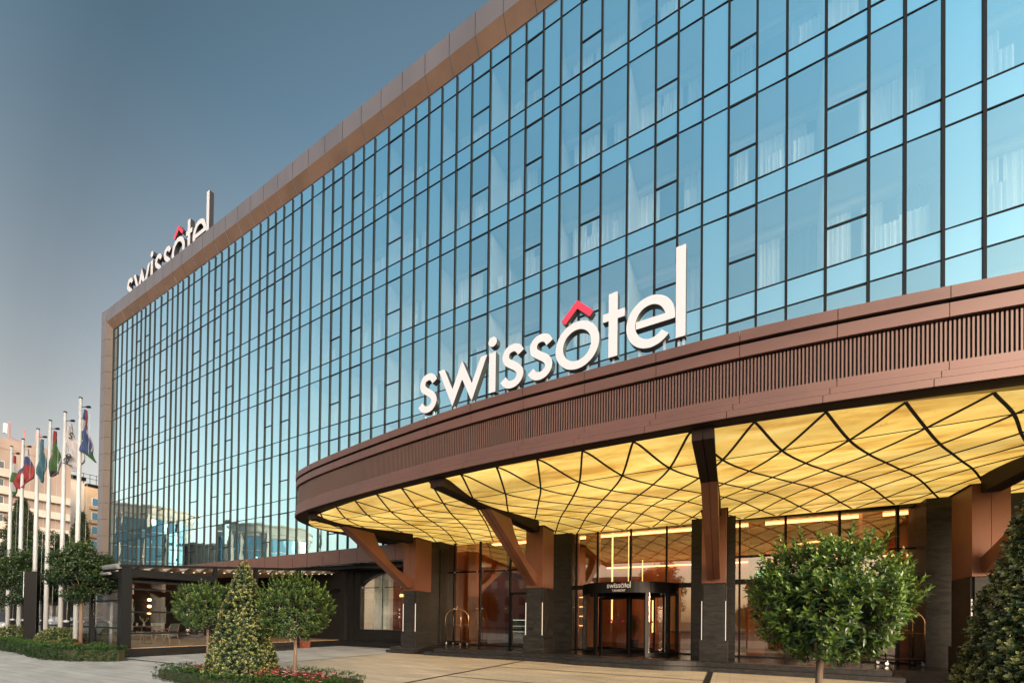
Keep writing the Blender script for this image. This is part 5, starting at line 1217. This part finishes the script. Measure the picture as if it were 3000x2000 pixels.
flag(5, [(215, 1319, 1331), (370, 1306, 1347), (560, 1262, 1374), (720, 1248, 1410), (870, 1256, 1442), (900, 1330, 1452), (940, 1395, 1472), (1025, 1492, 1503)], lambda u, y: ('red' if u > .93 and y < 700 else 'white' if (u > .9 and y < 860) else ('white' if (y < 535 and y > 380 and u < .62) else ('green' if (535 <= y < 725 and u < .62) or (y > 885) else 'blue'))), ['blue', 'white', 'green', 'red'], 'blue white and green flag on the rightmost pole')
tt = empty('totem_sign', (-27.0, 7.30, 0), 'slim black totem with a pale upper edge between the flagpoles', 'totem')
Mx = Matrix.Translation((-27.0, 7.30, 0)) @ Matrix.Rotation(YAW+R(20), 4, 'Z')
T(tt, MB().box(-.21, .21, -.10, .10, 0, 3.37, M=Mx), 'totem_body', M['blackmetal'], bevel=.01); T(tt, MB().box(-.235, -.211, -.09, .09, 2.25, 3.35, M=Mx), 'edge_light', M['whitepaint'])

# ------------------------------------------------------------------ town behind on the left
M['pinkconc'] = mat('weathered_pink_concrete', (.29, .225, .195), .85, 0, var=.16, vscale=.25, stretch=(1, 1, .4), col2=None)
M['creamconc'] = mat('cream_render', (.48, .42, .37), .85, 0, var=.10, vscale=.4)
M['orangewall'] = mat('orange_render', (.42, .30, .20), .85, 0, var=.10, vscale=.4)
M['oldglass'] = glass('old_window_glass', (.55, .6, .65), (.06, .07, .08), base=.25, depth=1)
M['winframe'] = mat('white_window_frame', (.6, .6, .58), .6)
def block_a():
    r = empty('apartment_block', (-105, 24, 0), 'weathered pink concrete block with white balcony bands behind the flagpoles', 'building')
    X0 = -105
    T(r, MB().box(-135, X0, 19, 32.9, 0, 28.2), 'wall', M['pinkconc'])
    T(r, MB().box(-134.5, X0+.15, 19, 23.9, 28.2, 28.9).box(-134, X0+.1, 24.0, 31.6, 28.2, 29.9), 'roof', M['pinkconc'])
    for k, z in enumerate([25.3, 22.5, 19.7, 16.8, 14.0, 11.2, 8.4, 5.6]):
        T(r, MB().box(X0, X0+.9, 19, 25.6 if k == 0 else 32.6, z-1.75, z-.55 if k else z-.6), 'balcony_band', M['creamconc'])
        T(r, MB().box(X0, X0+.86, 19, 25.4, z-.55, z-.48), 'balcony_rail', M['winframe'])
        for y in np.arange(19.3, 25.2, 2.0):
            w = T(r, MB().box(X0-.02, X0+.05, y, y+1.7, z-.5, z+.85), 'window', M['winframe'])
            for q in (0, .85):
                g2 = MB().box(X0+.052, X0+.07, y+q+.08, y+q+.78, z-.42, z+.77).build('pane', M['oldglass']); g2.parent = w
    ms = MB(); ms.tube([(-108, 26.2, 29.8), (-108, 26.2, 33.6)], .09, 6).tube([(-108, 27.9, 29.8), (-108, 27.9, 33.0)], .06, 6).tube([(-108, 26.2, 31.2), (-108, 28.9, 30.2)], .05, 5)
    for z in np.arange(30, 33, .5): ms.tube([(-108, 29.3, z), (-108, 29.9, z+.5)], .04, 4)
    ms.tube([(-108, 29.3, 29.8), (-108, 29.3, 33.2)], .06, 5).tube([(-108, 29.9, 29.8), (-108, 29.9, 33.2)], .06, 5)
    at = empty('roof_antenna', (-108, 28, 29.8), 'red lattice antenna mast on the roof of the pink block', 'antenna'); T(at, ms, 'mast', M['redmast']); T(at, MB().box(-108.2, -107.8, 25.5, 25.9, 31.6, 33.2), 'panel', M['winframe'])
M['redmast'] = mat('red_white_mast', (.50, .12, .08), .6)
block_a()
def block_b():
    r = empty('office_block', (-130, 44, 0), 'pale tiled building with orange wing and blue windows beside the hotel corner', 'building')
    M['tilegrid'] = paving('pale_facade_tiles', (.46, .43, .42), (.42, .40, .39), 1, mortar=.04, bw=1.6, bh=1.0, rough=.6)
    mb = MB(); y0, y1 = 36.0, 43.0; mb.box(-160, -130, y0, y1, 0, 31.6); T(r, mb, 'tiled_wall', M['creamconc'])
    T(r, MB().box(-158, -129.2, 43.0, 80, 0, 30.4), 'orange_wall', M['orangewall'])
    T(r, MB().box(-159, -129.5, 36, 43.1, 31.6, 32.3).box(-158, -128.9, 43.1, 80, 30.4, 31.0), 'roof', M['blackmetal'])
    for z in (27.6, 24.4, 21.2, 18.0, 14.8):
        T(r, MB().box(-129.2, -128.6, 43.6, 79, z-2.2, z-1.6), 'balcony_slab', M['orangewall'])
        for y in (44.0, 46.6, 49.2):
            w = T(r, MB().box(-129.22, -129.1, y, y+2.3, z-1.4, z+.4), 'window', M['winframe']); g2 = MB().box(-129.09, -129.05, y+.1, y+2.2, z-1.3, z+.3).build('pane', M['bluepane']); g2.parent = w
    rl = MB()
    for y in np.arange(36.2, 52, 1.1): rl.tube([(-130, y, 31.0), (-130, y, 33.4)], .05, 4)
    for z in (32.4, 33.3): rl.tube([(-130, 36.2, z), (-130, 52, z)], .05, 4)
    T(r, rl, 'roof_railing', M['blackmetal'])
M['bluepane'] = glass('blue_window_pane', (.22, .48, .66), (.04, .12, .20), base=.28, depth=1)
block_b()
# buildings across the road, seen mirrored in the hotel glass
def curved_tower(cx, cy, rad, h, a0, a1, label, fl=3.3, arcs=3):
    r = empty('glass_office_building', (cx, cy, 0), label, 'building', 'curved blue glass buildings across the road')
    P = lambda a, rr: (cx+rr*math.cos(a), cy+rr*math.sin(a))
    n = 30; ang = np.linspace(a0, a1, n+1); rr_ = [rad*(1+.045*math.sin(i/n*math.pi*2*arcs)) for i in range(n+1)]
    pn = MB(); fr2 = MB()
    z = 4.0; fi = 0
    while z < h-3:
        for i in range(n):
            a, b = P(ang[i]+.002, rr_[i]), P(ang[i+1]-.002, rr_[i+1]); j = random.uniform(-.03, .03)
            pn.add([(a[0], a[1], z+.12), (b[0], b[1], z+.12), (b[0], b[1], z+fl-.12), (a[0]+j, a[1], z+fl-.12)], [(0, 1, 2, 3)])
        fi += 1; z += fl
    T(r, pn, 'glazing', M['bluepane'])
    cb_ = MB()
    for (z0_, z1_, k) in [(0, 4.0, .99), (z, z+1.0, 1.015), (z+1.0, z+2.6, 1.05), (z+2.6, z+3.0, 1.08)]:
        for i in range(n):
            a, b = P(ang[i], rr_[i]*k), P(ang[i+1], rr_[i+1]*k); cb_.add([(a[0], a[1], z0_), (b[0], b[1], z0_), (b[0], b[1], z1_), (a[0], a[1], z1_), (cx, cy, z1_)], [(0, 1, 2, 3), (3, 2, 4)])
    T(r, cb_, 'cornice', M['creamconc'])
    co_ = MB()
    for i in range(n):
        a, b = P(ang[i], rr_[i]*.985), P(ang[i+1], rr_[i+1]*.985); co_.add([(a[0], a[1], 3), (b[0], b[1], 3), (b[0], b[1], z), (a[0], a[1], z)], [(0, 1, 2, 3)])
    T(r, co_, 'frame', M['winframe'])
    for i in range(0, n+1, 5):
        a = P(ang[i], rr_[i]*1.01); T(r, MB().box(a[0]-.35, a[0]+.35, a[1]-.35, a[1]+.35, 0, z+1), 'pier', M['creamconc'])
    return r
curved_tower(-129, -15, 8.6, 25.5, R(-70), R(130), 'curved blue glass office with cream cornice, the far left one in the facade reflection')
curved_tower(-110, -31.5, 9.0, 22, R(-70), R(130), 'curved blue glass office with cream cornice, the nearer one in the facade reflection', arcs=2)
def plain_block(x0, x1, y0, y1, h, m, label, fl=3.2, face='y1', wn=3.0, nm='town_building'):
    r = empty(nm, ((x0+x1)/2, (y0+y1)/2, 0), label, 'building', None)
    T(r, MB().box(x0, x1, y0, y1, 0, h), 'wall', M[m]); T(r, MB().box(x0-.4, x1+.4, y0-.4, y1+.4, h, h+.6), 'roof', M['creamconc'])
    wm = MB()
    z = 1.2; k = 0
    while z < h-2:
        if face == 'y1':
            for x in np.arange(x0+1.2, x1-1.5, wn):
                if k < 90: T(r, MB().box(x, x+1.3, y1-.05, y1+.04, z, z+1.6), 'window', M['oldglass']); k += 1
        else:
            for y in np.arange(y0+1.2, y1-1.5, wn):
                if k < 90: T(r, MB().box(x1-.05, x1+.04, y, y+1.3, z, z+1.6), 'window', M['oldglass']); k += 1
        z += fl
    return r
plain_block(-134, -119, -30, -22.5, 19, 'creamconc', 'white classical building between the two curved glass offices', face='x1')
M['lilac'] = mat('pale_pink_render', (.50, .40, .40), .85, 0, var=.06, vscale=.4)
plain_block(-74, -26, -52, -40, 11.5, 'lilac', 'pale pink building across the road, mirrored in the left glass bay')
plain_block(-23, -10, -56, -44, 9, 'orangewall', 'orange low building across the road, mirrored above the revolving door')
plain_block(3, 22, -60, -48, 8, 'orangewall', 'orange low building across the road, mirrored behind the round tree')
# trees
def big_tree(x, y, h, r_, label, grp, n=2600, m='treeleaf', L=.34): return street_tree(x, y, h*.62, r_, h*.36, n, label, .35, L, m, .2, grp)
big_tree(-9.5, -34, 11, 4.2, 'dark broad tree across the road, mirrored above the revolving door', 'trees across the road')
big_tree(12, -38, 9, 3.6, 'dark tree across the road, mirrored at the right of the entrance', 'trees across the road')
big_tree(-38, -30, 6.5, 2.6, 'small tree across the road, mirrored in the left glass bay', 'trees across the road', n=1800)
def pine(x, y, h, rb, label, n=3000, tilt=.9):
    r = empty('pine_tree', (x, y, 0), label, 'tree', 'pines and trees beyond the pavilion')
    t = RNG.uniform(0, 1, n)**.75; th = RNG.uniform(0, 6.283, n); lay = .75+.25*np.sin(t*46+2*np.sin(3*th)); rad = rb*(1-t)**.8*lay*RNG.uniform(.35, 1, n)**.5+.1
    C_ = np.stack([x+rad*np.cos(th), y+rad*np.sin(th), h*.12+t*h*.88-rad*.12], 1); A = np.stack([np.cos(th), np.sin(th), np.full(n, .35)], 1)+unit(n)*.4
    small_leaf_cloud('crown', C_, A, .42, 5, M['pineleaf'], r, np.clip(RNG.uniform(.1, .8, n), 0, 1), .28); trunk(r, [(x, y, 0), (x, y, h*.9)], [.25, .05]); return r
M['pineleaf'] = leafmat('pine_foliage', (.010, .022, .010), (.07, .085, .022), rough=.6)
pine(-66, 17.0, 13.5, 4.2, 'tall dark pine behind the first flagpoles at the left edge', 3200)
pine(-71, 21.8, 11.0, 3.6, 'shorter dark pine behind the black totem', 2600)
pine(-63, 20.6, 12.6, 2.6, 'pointed dark pine between the fifth flagpole and the hotel corner', 2400)
big_tree(-60, 17.5, 9.5, 3.4, 'yellow green broad tree behind the third flagpole', 'pines and trees beyond the pavilion', 2600, 'treeleaf', .30)
big_tree(-70, 26.5, 11.5, 3.8, 'dark broad tree beside the hotel corner', 'pines and trees beyond the pavilion', 2600, 'treeleaf', .32)
big_tree(-80, 20, 10, 4, 'broad tree far behind the leftmost flagpole', 'pines and trees beyond the pavilion', 2200, 'treeleaf', .34)
# ------------------------------------------------------------------ parked cars beyond the pavilion
def car(x, y, rz, col, label, van=False):
    r = empty('parked_car', (x, y, 0), label, 'car', 'cars parked beyond the pavilion', rz)
    def part(mb, nm, m, par=None, **k): o = mb.build(nm, m, **k); o.parent = par or r; return o
    pm = mat('car_paint', col, .25, .1, coat=.8)
    w = .88
    if van: body = [(-2.2, .35), (2.2, .35), (2.25, .9), (1.75, 1.05), (1.2, 1.75), (-2.1, 1.8), (-2.25, 1.2)]
    else: body = [(-2.2, .38), (-1.75, .30), (1.75, .30), (2.2, .38), (2.22, .72), (1.95, .84), (1.05, .93), (.45, 1.36), (-1.0, 1.40), (-1.75, 1.0), (-2.2, .95)]
    part(MB().prism(body, -w, w, fn=lambda u, v, q: (u, q, v)), 'body', pm, bevel=.05)
    win = [(-1.5, 1.02), (-.95, 1.33), (.38, 1.30), (.90, .98)] if not van else [(-1.9, 1.1), (-1.85, 1.65), (1.1, 1.62), (1.5, 1.1)]
    for s in (-1, 1): part(MB().prism(win, s*w+.004*s-.004, s*w+.004*s+.004, fn=lambda u, v, q: (u, q, v)), 'window', M['oldglass'])
    for sx in (-1.35, 1.35):
        for s in (-1, 1):
            wh = part(MB().tube([(sx, s*w-.1, .32), (sx, s*w+.03, .32)], .32, 18), 'wheel', M['rubber']); part(MB().tube([(sx, s*w-.1, .32), (sx, s*w+.04, .32)], .19, 12), 'rim', M['steel'], par=wh)
    for s in (-1, 1): part(MB().box(2.16, 2.235, s*.62-.18, s*.62+.18, .60, .74), 'headlight', M['whitepaint']); part(MB().box(-2.22, -2.17, s*.62-.15, s*.62+.15, .75, .9), 'tail_light', M['red'])
car(-45.5, 14.2, R(-75), (.02, .022, .025), 'black car parked beyond the terrace glass')
car(-52, 14.2, R(-80), (.55, .56, .57), 'silver car parked beyond the leftmost flagpoles')
car(-37.5, 11.9, R(-70), (.65, .66, .68), 'white car parked just behind the pavilion glass')
car(-57.5, 14.0, R(-78), (.05, .07, .12), 'dark blue van at the far left beyond the flagpoles', True)
